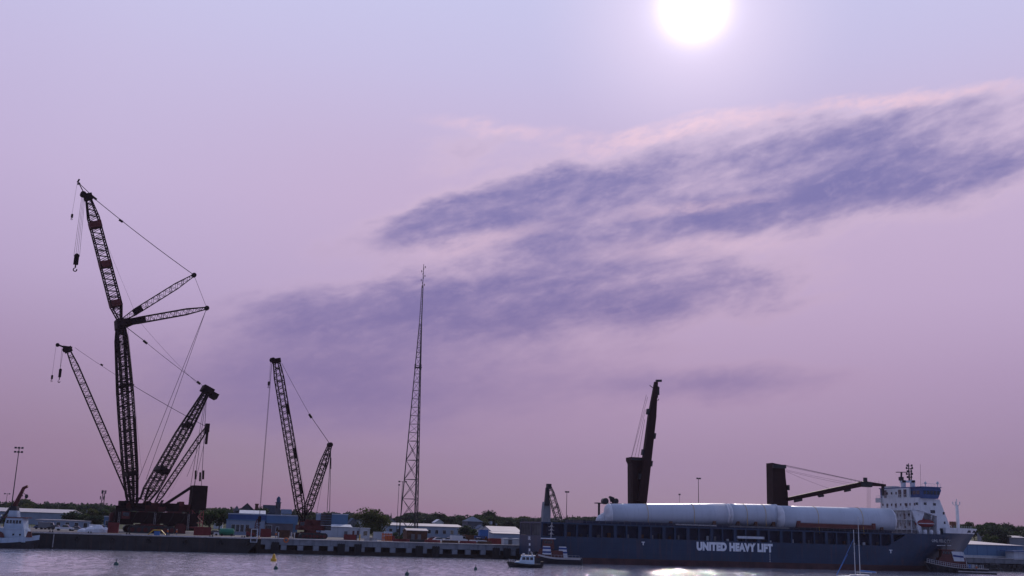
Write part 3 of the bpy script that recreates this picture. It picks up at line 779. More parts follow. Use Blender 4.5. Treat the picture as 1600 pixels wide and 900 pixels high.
def crawler_base(root, O, u, n, L, Wd, H, sc=1.0):
    for sg in (-1, 1):
        m = MB(); track(m, O + n*(sg*Wd), u, n, L, H, 1.7*sc); tr = m.build('crawler_track', STEEL, root)
        m = MB()
        for i in range(7): m.lathe(O + n*(sg*Wd - 1.0*sc) + u*(-L/2+1.2+i*(L-2.4)/6) + Z*(H*.45), [(H*.32, 0), (H*.32, 2.0*sc)], 10, (u, Z, n))
        m.build('roller', CRANE_RED, tr)
    m = MB().cbox(O+Z*(H*.9), L*.5, Wd*2, H*.6, (u, n, Z)).lathe(O+Z*(H*1.2), [(2.2*sc, 0), (2.2*sc, .7*sc), (1.9*sc, .8*sc)], 18)
    m.build('carbody', CRANE_RED, root)

# --- the biggest crane: twin main boom, luffing jib, derrick, suspended counterweight
OA = at(232, 831, 46); OA.z = 4.3
uA, nA_, A = crane_plane(OA, 28)
ca = thing('crawler_crane', 'biggest dark red lattice crawler crane with luffing jib and two rear struts', 'crane', OA)
crawler_base(ca, OA, uA, nA_, 15, 5.2, 2.3, 1.3)
m = MB().cbox(OA+uA*1+Z*4.9, 19, 6.0, 3.6, (uA, nA_, Z)).cbox(OA-uA*10+Z*4.6, 10, 5.4, 4.2, (uA, nA_, Z)).cbox(OA+uA*8.5+Z*4.6, 6, 5.6, 4.2, (uA, nA_, Z))
m.build('upper_frame', CRANE, ca)
for k, (x, y, z, s) in enumerate(((4.5, -2.0, 8.3, (4, 2.2, 2.6)), (-.5, 1.8, 8.4, (5, 2, 3.0)), (-6.5, -1.6, 8.6, (4, 2.6, 2.6)), (-11.5, 1.2, 8.5, (5, 2.4, 2.4)), (8.5, 1.6, 8.4, (3.4, 3, 3.6)), (-3, -2.6, 7.8, (2.4, 1.4, 1.6)), (1.4, -2.8, 9.6, (1.6, 1.0, 1.2)), (-9.4, -2.4, 9.9, (1.6, 1.2, 1.4)), (10.6, -2.2, 7.6, (2, 1.6, 2.0)))):
    MB().cbox(OA+uA*x+nA_*y+Z*z, *s, (uA, nA_, Z)).build('machinery_house', CRANE_RED if k % 2 else CRANE, ca)
for k, x in enumerate((7, 1.5, -4, -9.5, -13)):
    m = MB().lathe(OA+uA*x-nA_*1.4+Z*(8.6+.5*(k % 2)), [(1.35, 0), (1.35, .15), (.95, .2), (.95, 2.6), (1.35, 2.65), (1.35, 2.8)], 14, (uA, Z, nA_))
    m.build('winch_drum', CRANE_RED, ca)
m = MB().cbox(OA+uA*8.5-nA_*4.2+Z*5.6, 2.6, 1.8, 2.4, (uA, nA_, Z)); cab = m.build('cab', CRANE_RED, ca)
MB().cbox(OA+uA*8.6-nA_*5.12+Z*5.9, 1.9, .06, 1.2, (uA, nA_, Z)).build('cab_window', GLASS, cab)
for k, (x, y, z, sx, sy, sz) in enumerate(((12.4, -3, 1.6, 2.6, 2.4, 3.0), (-9.5, -3.4, 1.5, 3.4, 2.2, 2.8), (-6.2, -3.6, 1.4, 2.0, 2.0, 2.4), (11.5, 2.4, 3.2, 2.2, 2.4, 5.4))):
    MB().cbox(OA+uA*x+nA_*y+Z*z, sx, sy, sz, (uA, nA_, Z)).cbox(OA+uA*x+nA_*y+Z*(z+sz/2+.2), sx*.7, sy*.6, .4, (uA, nA_, Z)).build('power_pack', (CRANE, CRANE_RED)[k % 2], ca)
for k, (x, z0_, h) in enumerate(((5.5, 9.6, 3.4), (-2.2, 9.8, 2.6), (-7.6, 9.8, 2.2), (9.6, 9.8, 2.0))):
    for y in (-1.8, 1.8): MB().beam(OA+uA*x+nA_*y+Z*(z0_-2), OA+uA*(x-1.4)+nA_*y*.6+Z*(z0_+h-1.5), .35, .35, uA).build('a_frame_leg', CRANE, ca)
for k in range(6):
    a = OA+uA*(9-k*4)-nA_*3.1; MB().path([a+Z*6.6, a+uA*.5+Z*5.0, a+uA*1.4+Z*3.6], .12, 5).build('hose', BLACK, ca)
for x in (10.4, -1.0, -12): 
    m = MB()
    for dy in (-.25, .25): m.tube(OA+uA*(x+dy)-nA_*3.5+Z*.6, OA+uA*(x+dy)-nA_*3.5+Z*6.6, .05, 4)
    for r_ in range(12): m.tube(OA+uA*(x-.25)-nA_*3.5+Z*(.9+r_*.48), OA+uA*(x+.25)-nA_*3.5+Z*(.9+r_*.48), .04, 4)
    m.build('ladder', LINE, ca)
m = MB()
for k in range(9):
    a = OA+uA*(-13+k*3)-nA_*3.4+Z*6.5
    m.tube(a, a+Z*1.1, .05, 4)
m.tube(OA-uA*13-nA_*3.4+Z*7.6, OA+uA*11-nA_*3.4+Z*7.6, .05, 4).tube(OA-uA*13-nA_*3.4+Z*7.05, OA+uA*11-nA_*3.4+Z*7.05, .04, 4)
m.build('handrail', STEEL, ca)
# gantry arms
for lat in (-2.2, 2.2): MB().beam(A(252, 792, lat), A(298, 762, lat), .8, .9).build('push_arm', CRANE, ca)
# main boom (two parallel lattices)
pb0, pb1 = A(207, 793), A(188, 507)
bms = []
for sg in (1, -1):
    ch, lc = lattice(pb0, pb1, nA_, [(0, 1.0, 1.0, sg*3.4), (.06, 2.3, 2.3, sg*3.5), (.2, 3.2, 3.2, sg*4.0), (.48, 3.4, 3.3, sg*5.2), (.62, 3.4, 3.3, sg*5.0), (.92, 2.7, 2.9, sg*2.6), (1, 1.8, 1.8, sg*2.1)], 58, .28, .12)
    bm = ch.build('main_boom', CRANE, ca); lc.build('lacing', CRANE, bm)
ax = (pb1-pb0).normalized(); up = ax.cross(nA_)
for tt, wd, hh in ((.18, 11.6, 1.5), (.66, 11.2, .5)):
    MB().cbox(pb0.lerp(pb1, tt), wd, 3.5, hh, (nA_, up, ax)).build('cross_frame', CRANE, bm)
MB().cbox(pb1, 6.6, 3.0, 3.2, (nA_, up, ax)).cbox(pb1-ax*2.6, 7.4, 2.4, 1.1, (nA_, up, ax)).build('boom_head', CRANE, bm)
# luffing jib
pj0, pj1 = A(187, 500), A(138, 310)
ch, lc = lattice(pj0, pj1, nA_, [(0, 3.6, .9, 0), (.12, 3.6, 3.5, 0), (.84, 3.4, 3.3, 0), (1, 1.8, 1.4, 0)], 42, .28, .13)
jb = ch.build('luffing_jib', CRANE, ca); lc.build('lacing', CRANE, jb)
axj = (pj1-pj0).normalized(); upj = axj.cross(nA_)
for tt in (.135, .455, .78): MB().cbox(pj0.lerp(pj1, tt), 3.9, 3.9, 2.2, (nA_, upj, axj)).build('cross_frame', CRANE_RED, jb)
MB().cbox(pj1+axj*.5, 2.8, 2.6, 2.2, (nA_, upj, axj)).lathe(pj1+axj*1.2+uA*1.4-nA_*.9, [(1.0, 0), (1.0, 1.8)], 12, (uA, Z, nA_)).build('jib_head', CRANE, jb)
m = MB()
for l in (-.7, .7): m.tube(A(134, 307, l), A(121.5, 283, l*.3), .17, 5); m.tube(A(142, 304, l), A(122, 285, l*.3), .12, 5)
m.tube(A(121, 285), A(124, 280), .28, 6).tube(A(121, 288), A(125, 286), .3, 6)
m.build('jib_extension', CRANE, jb)
# rear struts
for (p, q, b_) in (((191, 500), (303, 430), 24), ((192, 505), (323, 481.5), 26)):
    a, c = A(*p), A(*q)
    ch, lc = lattice(a, c, nA_, [(0, 3.0, .8, 0), (.18, 2.6, 2.0, 0), (.75, 2.2, 2.0, 0), (1, .8, .7, 0)], b_, .18, .085)
    st = ch.build('rear_strut', CRANE, ca); lc.build('lacing', CRANE, st)
    MB().lathe(c-nA_*.6, [(.85, 0), (.85, 1.2)], 10, (uA, Z, nA_)).build('sheave', CRANE, st)
    x = (c-a).normalized(); MB().cbox(a.lerp(c, .21 if b_ == 24 else .12), 3.0 if b_ == 24 else 8.0, 2.4, 2.2, (x, nA_, x.cross(nA_))).build('cross_frame', CRANE, st)
MB().beam(A(196, 512), A(208, 506), .5, .5).beam(A(196, 512), A(213, 505), .3, .3).build('strut_prop', CRANE, ca)
# derrick
pd0, pd1 = A(226, 782), A(322, 613)
for sg in (1, -1):
    ch, lc = lattice(pd0, pd1, nA_, [(0, 1.8, 1.6, sg*4.6), (.1, 2.9, 3.2, sg*4.8), (.6, 2.8, 3.1, sg*4.4), (1, 1.5, 1.6, sg*1.7)], 42, .22, .10)
    dk = ch.build('derrick_mast', CRANE, ca); lc.build('lacing', CRANE, dk)
axd = (pd1-pd0).normalized(); upd = axd.cross(nA_)
MB().cbox(pd1+axd*.8, 4.8, 3.9, 2.2, (nA_, upd, axd)).cbox(pd1-upd*3.0+axd*.2, 4.6, 2.2, 1.9, (nA_, upd, axd)).build('derrick_head', CRANE, dk)
MB().cbox(pd0.lerp(pd1, .27), 12.4, 3.6, 1.5, (nA_, upd, axd)).build('cross_frame', CRANE, dk)
MB().cbox(pd0.lerp(pd1, .69), 9.0, 1.9, .9, (nA_, upd, axd)).build('cross_frame', CRANE, dk)
# counterweight hung from the derrick
pc = A(309, 782); zc0 = A(309, 797).z; zc1 = A(309, 759).z
m = MB(); nl = 9
for k in range(nl):
    z0 = zc0 + (zc1-zc0)*k/nl; m2 = (z0 + zc0 + 0)/1
    m.cbox((pc.x, pc.y, z0+(zc1-zc0)/nl/2), 5.0-.02*k, 5.6, (zc1-zc0)/nl*.94, (uA, nA_, Z))
    m.cbox((pc.x, pc.y, z0+(zc1-zc0)/nl), 4.6, 5.2, .1, (uA, nA_, Z))
cw = m.build('counterweight', CRANE, ca)
m = MB()
for dx, dy in ((-1.9, -2), (1.9, -2), (-1.9, 2), (1.9, 2)):
    q = Vector((pc.x, pc.y, zc0)) + uA*dx + nA_*dy; m.tube(q, q-Z*5.6, .14, 5)
q = Vector((pc.x, pc.y, zc0-2.2)) - nA_*2
m.tube(q+uA*1.9+Z*2, q-uA*1.9-Z*2, .12, 5).tube(q-uA*1.9+Z*2, q+uA*1.9-Z*2, .12, 5)
m.tube(q+uA*1.9+Z*.0, q-uA*1.9, .1, 5).tube(q+uA*1.9-Z*2.1, q-uA*1.9-Z*2.1, .12, 5).tube(q+uA*1.9-Z*2.1+nA_*4, q-uA*1.9-Z*2.1+nA_*4, .12, 5)
for dx in (-1.9, 1.9): m.tube(q+uA*dx-Z*2.1, q+uA*dx-Z*2.1+nA_*4, .12, 5)
m.build('hanging_frame', mat('pale red paint', (0.40, 0.10, 0.09), .5), cw)
MB().cbox((pc.x, pc.y, zc0-5.8), 4.6, 5, .5, (uA, nA_, Z)).build('tray', RED, cw)
# ropes and pendants, each line of its own
def rope(root, p, q, r=.05, sag=0.0, name='rope', mt=ROPE): return MB().rope(p, q, r, sag).build(name, mt, root)
for l in (-1.0, 1.0):
    rope(ca, A(141, 305, l), A(302, 429, l), .13, .5, 'pendant')
    rope(ca, A(303, 430, l), A(323, 481, l), .07, 0, 'pendant')
    rope(ca, A(322, 484, l*1.2), A(216 if l < 0 else 228, 750, l*2), .09, 0, 'pendant')
    rope(ca, A(196, 510, l*1.6), A(227, 534, l*1.6), .13, 0, 'pendant')
    rope(ca, A(227, 534, l*1.6), A(316, 602, l*1.2), .08, .3, 'pendant')
    for k in (-.8, .8): rope(ca, A(323, 614, l*1.6+k*.3), A(309+k*7, 759, l*1.8), .08, 0, 'pendant')
    rope(ca, A(321, 618, l), A(297, 765, l), .07, 0, 'pendant')
rope(ca, A(139, 312), A(216, 500), .035, .2); rope(ca, A(216, 500), A(310, 601), .04, .6); rope(ca, A(200, 512), A(221, 735), .035)
for px, py, px2, py2 in ((142, 305, 151, 312), (186, 343, 192, 347), (224, 532, 230, 537), (308, 596, 313, 600)): MB().tube(A(px, py), A(px2, py2), .42, 6).build('link', CRANE, ca)
for px, py in ((282, 625), (270, 660), (290, 620), (276, 655)): pass
m = MB()
for px, py in ((318, 735), (306, 735), (313, 738)): m.tube(A(px, py), A(px-.6, py+14), .34, 6)
m.build('rope_socket', CRANE, ca)
hk = A(119, 407)
for k in range(4): rope(ca, A(127.5+1.7*k, 309, -.6+.4*k), hk+uA*(-.9+.6*k)*-1+Z*1.4, .05)
m = MB(); pulley_block(m, hk, 1.5, 5.2, nA_); m.build('hook_block', CRANE, ca)
rope(ca, A(121, 284), A(112.6, 334), .035); m = MB(); pulley_block(m, A(112.5, 338), .7, 1.6, nA_); m.build('hook_ball', CRANE, ca)

# --- second crane behind it
OB = at(238, 829, 78); OB.z = 4.3
uB, nB_, B = crane_plane(OB, 24)
cb = thing('crawler_crane', 'slimmer dark lattice crane standing behind the biggest one, boom leaning left', 'crane', OB)
crawler_base(cb, OB, uB, nB_, 12, 4.0, 2.0, 1.1)
MB().cbox(OB+Z*4.4, 13, 4.6, 2.2, (uB, nB_, Z)).cbox(OB-uB*7+Z*6.0, 5, 4.4, 3.2, (uB, nB_, Z)).cbox(OB+uB*4-nB_*1.4+Z*6.4, 3, 1.7, 2.2, (uB, nB_, Z)).build('upper_frame', CRANE_RED, cb)
p0, p1 = B(209, 785), B(107, 548)
ch, lc = lattice(p0, p1, nB_, [(0, 2.2, .6, 0), (.08, 2.5, 2.4, 0), (.9, 2.3, 2.2, 0), (1, 1.6, 1.2, 0)], 46, .21, .09)
bm = ch.build('main_boom', CRANE, cb); lc.build('lacing', CRANE, bm)
axb = (p1-p0).normalized(); upb = axb.cross(nB_)
m = MB().cbox(p1+axb*.4, 2.4, 2.6, 1.8, (nB_, upb, axb)).lathe(p1+uB*1.2-nB_*.7+Z*.3, [(.95, 0), (.95, 1.4)], 12, (uB, Z, nB_))
m.beam(B(106, 545), B(89, 538), .7, .5).beam(B(113, 543), B(98, 541), .6, .5).lathe(B(90, 539)-nB_*.3, [(.7, 0), (.7, .6)], 10, (uB, Z, nB_))
m.build('boom_head', CRANE, bm)
q0, q1 = B(243, 786), B(324, 667)
ch, lc = lattice(q0, q1, nB_, [(0, 2.8, .6, 0), (.1, 2.6, 1.8, 0), (.85, 2.2, 1.7, 0), (1, 1.2, 1.0, 0)], 30, .20, .09)
dk = ch.build('derrick_mast', CRANE, cb); lc.build('lacing', CRANE, dk)
MB().cbox(q1+Z*-.4, 2.4, 1.4, 3.2, (nB_, uB, Z)).tube(B(325, 664), B(322, 694), .5, 6).build('derrick_head', CRANE, dk)
pc = B(300, 800)
m = MB()
for k in range(6): m.cbox((pc.x, pc.y, 5.6+k*1.35), 4.4, 5, 1.25, (uB, nB_, Z))
m.build('counterweight', CRANE, cb)
for l in (-.8, .8):
    rope(cb, B(117, 543, l), B(206, 601, l), .07, .3, 'pendant'); rope(cb, B(206, 601, l), B(323, 667, l), .11, .3, 'pendant')
    rope(cb, B(324, 670, l), B(297, 790, l*2), .06, 0, 'pendant'); rope(cb, B(322, 670, l), B(292, 745, l*2), .07, 0, 'pendant')
    rope(cb, B(319, 672, l), B(262, 778, l), .03)
MB().tube(B(204, 600), B(209, 602.5), .55, 6).build('link', CRANE, cb); MB().tube(B(157, 569), B(161, 571), .3, 6).build('link', CRANE, cb)
for k in (-.35, .35): rope(cb, B(98+k*4, 544, k), B(94, 577, k), .05)
m = MB(); pulley_block(m, B(93.7, 584), .95, 4.6, nB_); m.build('hook_block', CRANE, cb)
rope(cb, B(87.5, 541), B(81.5, 586), .035); m = MB(); pulley_block(m, B(81.2, 590), .7, 1.9, nB_); m.build('hook_ball', CRANE, cb)

# --- single crane by the blue workshop
OC = at(484, 838, 22); OC.z = 4.3
uC, nC_, Cp = crane_plane(OC, 30)
cc = thing('crawler_crane', 'dark red crawler crane with one boom and mast beside the blue workshop', 'crane', OC)
crawler_base(cc, OC, uC, nC_, 9.5, 3.0, 1.7, .9)
MB().cbox(OC+Z*3.4, 9, 3.2, 1.6, (uC, nC_, Z)).cbox(OC-uC*.5+nC_*.6+Z*5.0, 5.5, 1.6, 1.7, (uC, nC_, Z)).build('upper_frame', CRANE_RED, cc)
m = MB().cbox(OC+uC*3.6-nC_*1.9+Z*4.3, 1.9, 1.3, 2.1, (uC, nC_, Z)); cab = m.build('cab', CRANE_RED, cc)
MB().cbox(OC+uC*3.7-nC_*2.57+Z*4.6, 1.4, .05, 1.1, (uC, nC_, Z)).build('cab_window', GLASS, cab)
m = MB()
for k in range(7): m.cbox(OC-uC*5.2+Z*(3.1+k*.78), 1.9, 5.0, .7, (uC, nC_, Z))
m.build('counterweight', STEEL, cc)
for x in (-1, 1.6): MB().lathe(OC+uC*x-nC_*1.0+Z*5.2, [(.85, 0), (.85, .1), (.55, .15), (.55, 1.8), (.85, 1.85), (.85, 1.95)], 12, (uC, Z, nC_)).build('winch_drum', CRANE_RED, cc)
p0, p1 = Cp(473, 815), Cp(432, 566)
ch, lc = lattice(p0, p1, nC_, [(0, 2.4, .5, 0), (.09, 2.6, 2.5, 0), (.9, 2.5, 2.4, 0), (1, 2.1, 1.5, 0)], 50, .21, .10)
bm = ch.build('main_boom', CRANE, cc); lc.build('lacing', CRANE, bm)
ax = (p1-p0).normalized(); up = ax.cross(nC_)
m = MB().cbox(p1+ax*.5, 2.4, 2.4, 1.5, (nC_, up, ax)).lathe(p1+uC*1.4-nC_*.8+Z*.6, [(.8, 0), (.8, 1.6)], 12, (uC, Z, nC_))
m.beam(Cp(430, 563), Cp(422.5, 560), .5, .4).build('boom_head', CRANE, bm)
m = MB()
for tt in (.2, .42, .7): m.cbox(p0.lerp(p1, tt)+up*-1.1, 1.4, .5, 3.4, (nC_, up, ax))
m.build('walkway', CRANE, bm)
q0, q1 = Cp(478, 805), Cp(515.5, 695)
ch, lc = lattice(q0, q1, nC_, [(0, 2.4, .7, 0), (.12, 2.4, 2.1, 0), (.75, 2.3, 2.0, 0), (1, 1.4, .8, 0)], 28, .21, .10)
dk = ch.build('mast', CRANE, cc); lc.build('lacing', CRANE, dk)
MB().lathe(q1-nC_*.9, [(.8, 0), (.8, 1.8)], 10, (uC, Z, nC_)).build('sheave', CRANE, dk)
for l in (-1.1, 1.1):
    rope(cc, Cp(440, 567, l), Cp(485, 650, l*.5), .06, .2, 'pendant'); rope(cc, Cp(486, 651, l*.4), Cp(515, 693, l*.6), .10, 0, 'pendant')
    rope(cc, Cp(517, 698, l), Cp(511 if l < 0 else 515, 800, l), .09, 0, 'pendant'); rope(cc, Cp(514, 700, l), Cp(494, 805, l), .05, 0, 'pendant')
rope(cc, Cp(440, 570), Cp(477, 775), .03)
MB().tube(Cp(483, 647), Cp(487, 653), .42, 6).build('link', CRANE, cc)
m = MB()
for px in (517, 509.5): m.tube(Cp(px, 715), Cp(px-.3, 733), .2, 5)
m.build('rope_socket', CRANE, cc)
rope(cc, Cp(423, 562), Cp(420.3, 596), .035); m = MB(); pulley_block(m, Cp(420, 600), .65, 1.7, nC_); m.build('hook_ball', CRANE, cc)
rope(cc, Cp(424, 568), Cp(405, 806), .05); rope(cc, Cp(425, 568, .4), Cp(406, 806, .4), .05)
m = MB(); pulley_block(m, Cp(405.4, 812), .8, 2.4, nC_); m.build('hook_block', CRANE, cc)

# ------------------------------------------------------------------ tall lattice mast
TY = 88.0
ztop = 4.3; tb = at(641, 832, TY); TX = tb.x; zt0 = land_z(TX, TY)
def tz(py, px=655): return at(px, py, TY).z
tw = thing('lattice_tower', 'tall slender three-legged lattice radio mast rising from the yard', 'tower', (TX, TY, zt0))
hA, hB, hC = tz(507), tz(446, 661), tz(413, 664)
_angs = [YAW*0 + radians(x) for x in (175-13.5, 295-13.5, 55-13.5)]
def leg(k, z):
    R = 4.5 + (0.62-4.5)*((z-zt0)/(hA-zt0)) if z < hA else 0.62 + (0.32-0.62)*min(1, (z-hA)/(hB-hA))
    return Vector((TX + R*cos(_angs[k]), TY + R*sin(_angs[k]), z))
levels = [zt0, ]
z = zt0; bay = 7.6
while z < hA - .8:
    z += bay if (z-zt0) < 36 else (3.4 if (z-zt0) < 70 else 2.0); levels.append(min(z, hA))
for k in range(3):
    MB().tube(leg(k, zt0), leg(k, hA), .25, 6, .18).tube(leg(k, hA), leg(k, hB), .14, 5, .12).build('leg', STEEL, tw)
m = MB()
for i, (a, b_) in enumerate(zip(levels, levels[1:])):
    for k in range(3):
        l = (k+1) % 3; r = .12 if (a-zt0) < 36 else .085
        m.tube(leg(k, b_), leg(l, b_), r, 3)
        if (a-zt0) < 36:
            m.tube(leg(k, a), leg(l, b_), r, 3); m.tube(leg(l, a), leg(k, b_), r, 3)
        elif i % 2: m.tube(leg(k, a), leg(l, b_), r, 3)
        else: m.tube(leg(l, a), leg(k, b_), r, 3)
z = hA
while z < hB-1:
    for k in range(3): m.tube(leg(k, z), leg((k+1) % 3, z+1), .04, 3)
    z += 1.0
m.build('bracing', STEEL, tw)
m = MB().tube((TX, TY, hB-1), (TX, TY, hC), .16, 6, .12)
k = 0; z = hB+.3
while z < hC-.3:
    a = k*1.57; m.tube((TX, TY, z), (TX+.75*cos(a), TY+.75*sin(a), z), .06, 4); m.lathe((TX+.75*cos(a), TY+.75*sin(a), z-.45), [(.13, 0), (.13, .9)], 6); z += .95; k += 1
m.build('antenna', STEEL, tw)
m = MB().box(TX-1.2, TX+1.2, TY-1.2, TY+1.2, tz(575), tz(575)+.25)
for k in range(3): p = leg(k, tz(575)); m.tube(p-Z*.6, p+Z*1.6, .28, 8)
m.build('platform', STEEL, tw)
MB().tube(leg(1, zt0)+Vector((.5, 0, 0)), Vector((TX+.2, TY, hA)), .13, 5).build('cable_ladder', STEEL, tw)

# ------------------------------------------------------------------ light poles and other masts
def flood_pole(px, pytop, Y, label, arms=2, wid=1.9, lamps=3, r=.2, z0=None, name='floodlight_pole', group='floodlight poles'):
    p = at(px, pytop, Y); z0 = land_z(p.x, Y) if z0 is None else z0
    t_ = thing(name, label, 'light pole', (p.x, Y, z0), group)
    MB().tube((p.x, Y, z0), (p.x, Y, p.z), r, 8, r*.55).build('pole', STEEL, t_)
    for a in range(arms):
        z = p.z - .2 - a*1.3
        MB().beam((p.x-wid/2, Y, z), (p.x+wid/2, Y, z), .14, .14).build('crossarm', STEEL, t_)
        for k in range(lamps):
            x = p.x - wid/2 + wid*k/(lamps-1) if lamps > 1 else p.x
            lp = MB().cbox((x, Y-.25, z+.05), .62, .5, .55).build('lamp_head', STEEL, t_)
            MB().cbox((x, Y-.53, z+.02), .5, .05, .42).build('lens', GLASS, lp)
    return t_
flood_pole(30.2, 699, 30, 'tall leaning floodlight pole at the left edge', 2, 2.0, 3)
flood_pole(11.5, 771, 210, 'short distant floodlight pole behind the left warehouse', 1, 2.0, 2, .14)
flood_pole(35, 774, 215, 'thin distant pole behind the red boom of the left tug', 1, .6, 1, .1)
flood_pole(623.5, 757, 70, 'thin pole with one small lamp left of the mast tower', 1, .4, 1, .13)
flood_pole(629, 752, 80, 'floodlight pole with two lamps beside the left tower leg', 1, 2.6, 2, .16)
flood_pole(885.8, 768, 45, 'single light pole beyond the ship stern', 1, .9, 2, .16)
flood_pole(1091.2, 747, 40, 'single light pole behind the middle of the ship', 1, 1.0, 2, .17)
flood_pole(1061.5, 772, 60, 'thin short mast behind the left white tube', 1, .8, 1, .1)
p = at(162, 766, 320); gz = land_z(p.x, 320); ct = thing('cell_tower', 'distant slim cell tower left of the biggest crane', 'tower', (p.x, 320, gz))
ch, lc = lattice((p.x, 320, gz), (p.x+.3, 320, p.z), Vector((1, 0, 0)), [(0, 2.2, 2.2, 0), (1, .9, .9, 0)], 14, .12, .06)
b_ = ch.build('lattice', STEEL, ct); lc.build('lacing', STEEL, b_)
for k, z in enumerate((p.z-1, p.z-4.3)):
    m = MB()
    for a in range(3):
        t_ = a*2.094+k; m.cbox((p.x+1.3*cos(t_), 320+1.3*sin(t_), z), .5, .35, 2.0); m.tube((p.x, 320, z), (p.x+1.3*cos(t_), 320+1.3*sin(t_), z), .1, 4)
    m.build('antenna_cluster', STEEL, ct)

# ------------------------------------------------------------------ harbour crane beyond the stern
HY = 14.0
hc = thing('harbour_crane', 'small harbour crane with grey-blue tower and raised lattice boom by the stern', 'crane', at(856, 838, HY))
x0, x1 = at(847.5, 815, HY).x, at(860.5, 815, HY).x; zt = at(852, 784, HY).z
xm = (x0+x1)/2
MB().prism([(x0, HY, 4.3), (x1, HY, 4.3), (x1-.1, HY, zt-2), (x1-.55, HY, zt), (x0+.55, HY, zt), (x0+.25, HY, zt-3)], (0, 2.6, 0)).build('tower', W_GREY, hc)
p0, p1 = at(873, 812, HY), at(857.5, 760, HY)
ch, lc = lattice(p0, p1, Vector((0, 1, 0)), [(0, 1.9, 1.9, 0), (.8, 1.7, 1.9, 0), (1, 1.2, 1.2, 0)], 11, .16, .09)
bm = ch.build('boom', STEEL, hc); lc.build('lacing', STEEL, bm)
MB().cbox(p1, 1.5, 1.6, 1.7).cbox(p1-Z*1.7+Vector((-.5, 0, 0)), 1.0, 1.2, 1.8).build('boom_head', STEEL, bm)
MB().beam(at(854, 790, HY), at(855.5, 762, HY), 1.3, 1.6, w2=1.0, h2=1.2).build('gantry', STEEL, hc)
rope(hc, at(858, 760, HY), at(875, 800, HY), .05); rope(hc, at(862, 764, HY), at(880, 806, HY), .04)
MB().box(x0-1, x1+4, HY-1, HY+4, 4.3, 6.4).build('base', STEEL, hc)

# ------------------------------------------------------------------ heavy lift ship
SY0, SY1 = -28.2, -2.6
SC, HB = (SY0+SY1)/2, (SY1-SY0)/2
SX0 = gx(845, SY0, 5)
sh = thing('cargo_ship', 'long dark blue heavy lift ship carrying white tubes, white bridge at its bow', 'ship', (SX0+72, SC, 0))
XT = at(1526, 830, SC).x; XW = at(1483, 890, SC).x
def s_end(z): return XW + (XT-XW)*max(0.0, min(1.05, (z)/13.9))**0.9 if z > 0 else XW - 1.0*z*0.4
def half(z, x):
    k = max(0.0, min(1.0, z/12.5)); Le = 40*(1-k)+25*k; ex = 1.5*(1-k)+2.9*k
    u = (s_end(z)-x)/Le
    f = 1.0 if u >= 1 else (1-(1-max(0, u))**ex)
    return max(.12, HB*f)
W_ = [i/26 for i in range(18)] + [18/26 + (8/26)*(1-(1-j/26)**1.7) for j in range(27)]
def hull_part(levels, x_aft, name, material, cap_top=False, cap_aft=True):
    m = MB(); nz = len(levels); rows = {}
    for sg in (-1, 1):
        vs = []
        for z in levels:
            xa = x_aft(z)
            for w in W_:
                x = xa + (s_end(z)-xa)*w; vs.append((x, SC+sg*half(z, x), z))
        nw = len(W_); fs = []
        for i in range(nz-1):
            for j in range(nw-1):
                q = (i*nw+j, i*nw+j+1, (i+1)*nw+j+1, (i+1)*nw+j); fs.append(q if sg < 0 else tuple(reversed(q)))
        m.add(vs, fs); rows[sg] = vs
    nw = len(W_)
    for i in range(nz-1):   # stem strip and transom
        a, b_, c, d = rows[-1][i*nw+nw-1], rows[1][i*nw+nw-1], rows[1][(i+1)*nw+nw-1], rows[-1][(i+1)*nw+nw-1]
        m.add([a, b_, c, d], [(0, 1, 2, 3)])
        if cap_aft: m.add([rows[1][i*nw], rows[-1][i*nw], rows[-1][(i+1)*nw], rows[1][(i+1)*nw]], [(0, 1, 2, 3)])
    if cap_top:
        i = nz-1
        for j in range(nw-1): m.add([rows[-1][i*nw+j], rows[-1][i*nw+j+1], rows[1][i*nw+j+1], rows[1][i*nw+j]], [(0, 1, 2, 3)])
    return m.build(name, material, sh)
hull_part([-2.5, 0, 1.0, 1.75], lambda z: SX0 + .4, 'boot_topping', HULLRED)
hull = hull_part([1.75, 3, 4.5, 6, 7.75], lambda z: SX0, 'hull', HULLBLUE, True)
xs0, xs1 = at(1387, 850, SY0).x, at(1420, 836.5, SY0).x
ZF = at(1500, 834, -20).z; ZB = at(1440, 834, SY0).z
hull_part([7.752, 9, 10.3, ZB], lambda z: xs0 + (xs1-xs0)*(z-7.75)/(ZB-7.75), 'fore_hull', HULLBLUE, True)
xf = at(1474, 834, SY0).x
hull_part([ZB+.002, (ZB+ZF)/2, ZF], lambda z: xf, 'forecastle', HULLBLUE, True)
fcs = hull_part([ZF+.002, ZF+.9, ZF+1.75], lambda z: xf+1.0, 'bow_bulwark', WHITE, True)
for px in (1501.5, 1517): 
    x = at(px, 831, SC-6).x; z = ZF+.75; y = SC-half(z, x)
    MB().cbox((x, y-.03, z), 1.3, .5, .75).build('fairlead', GLASS, fcs)
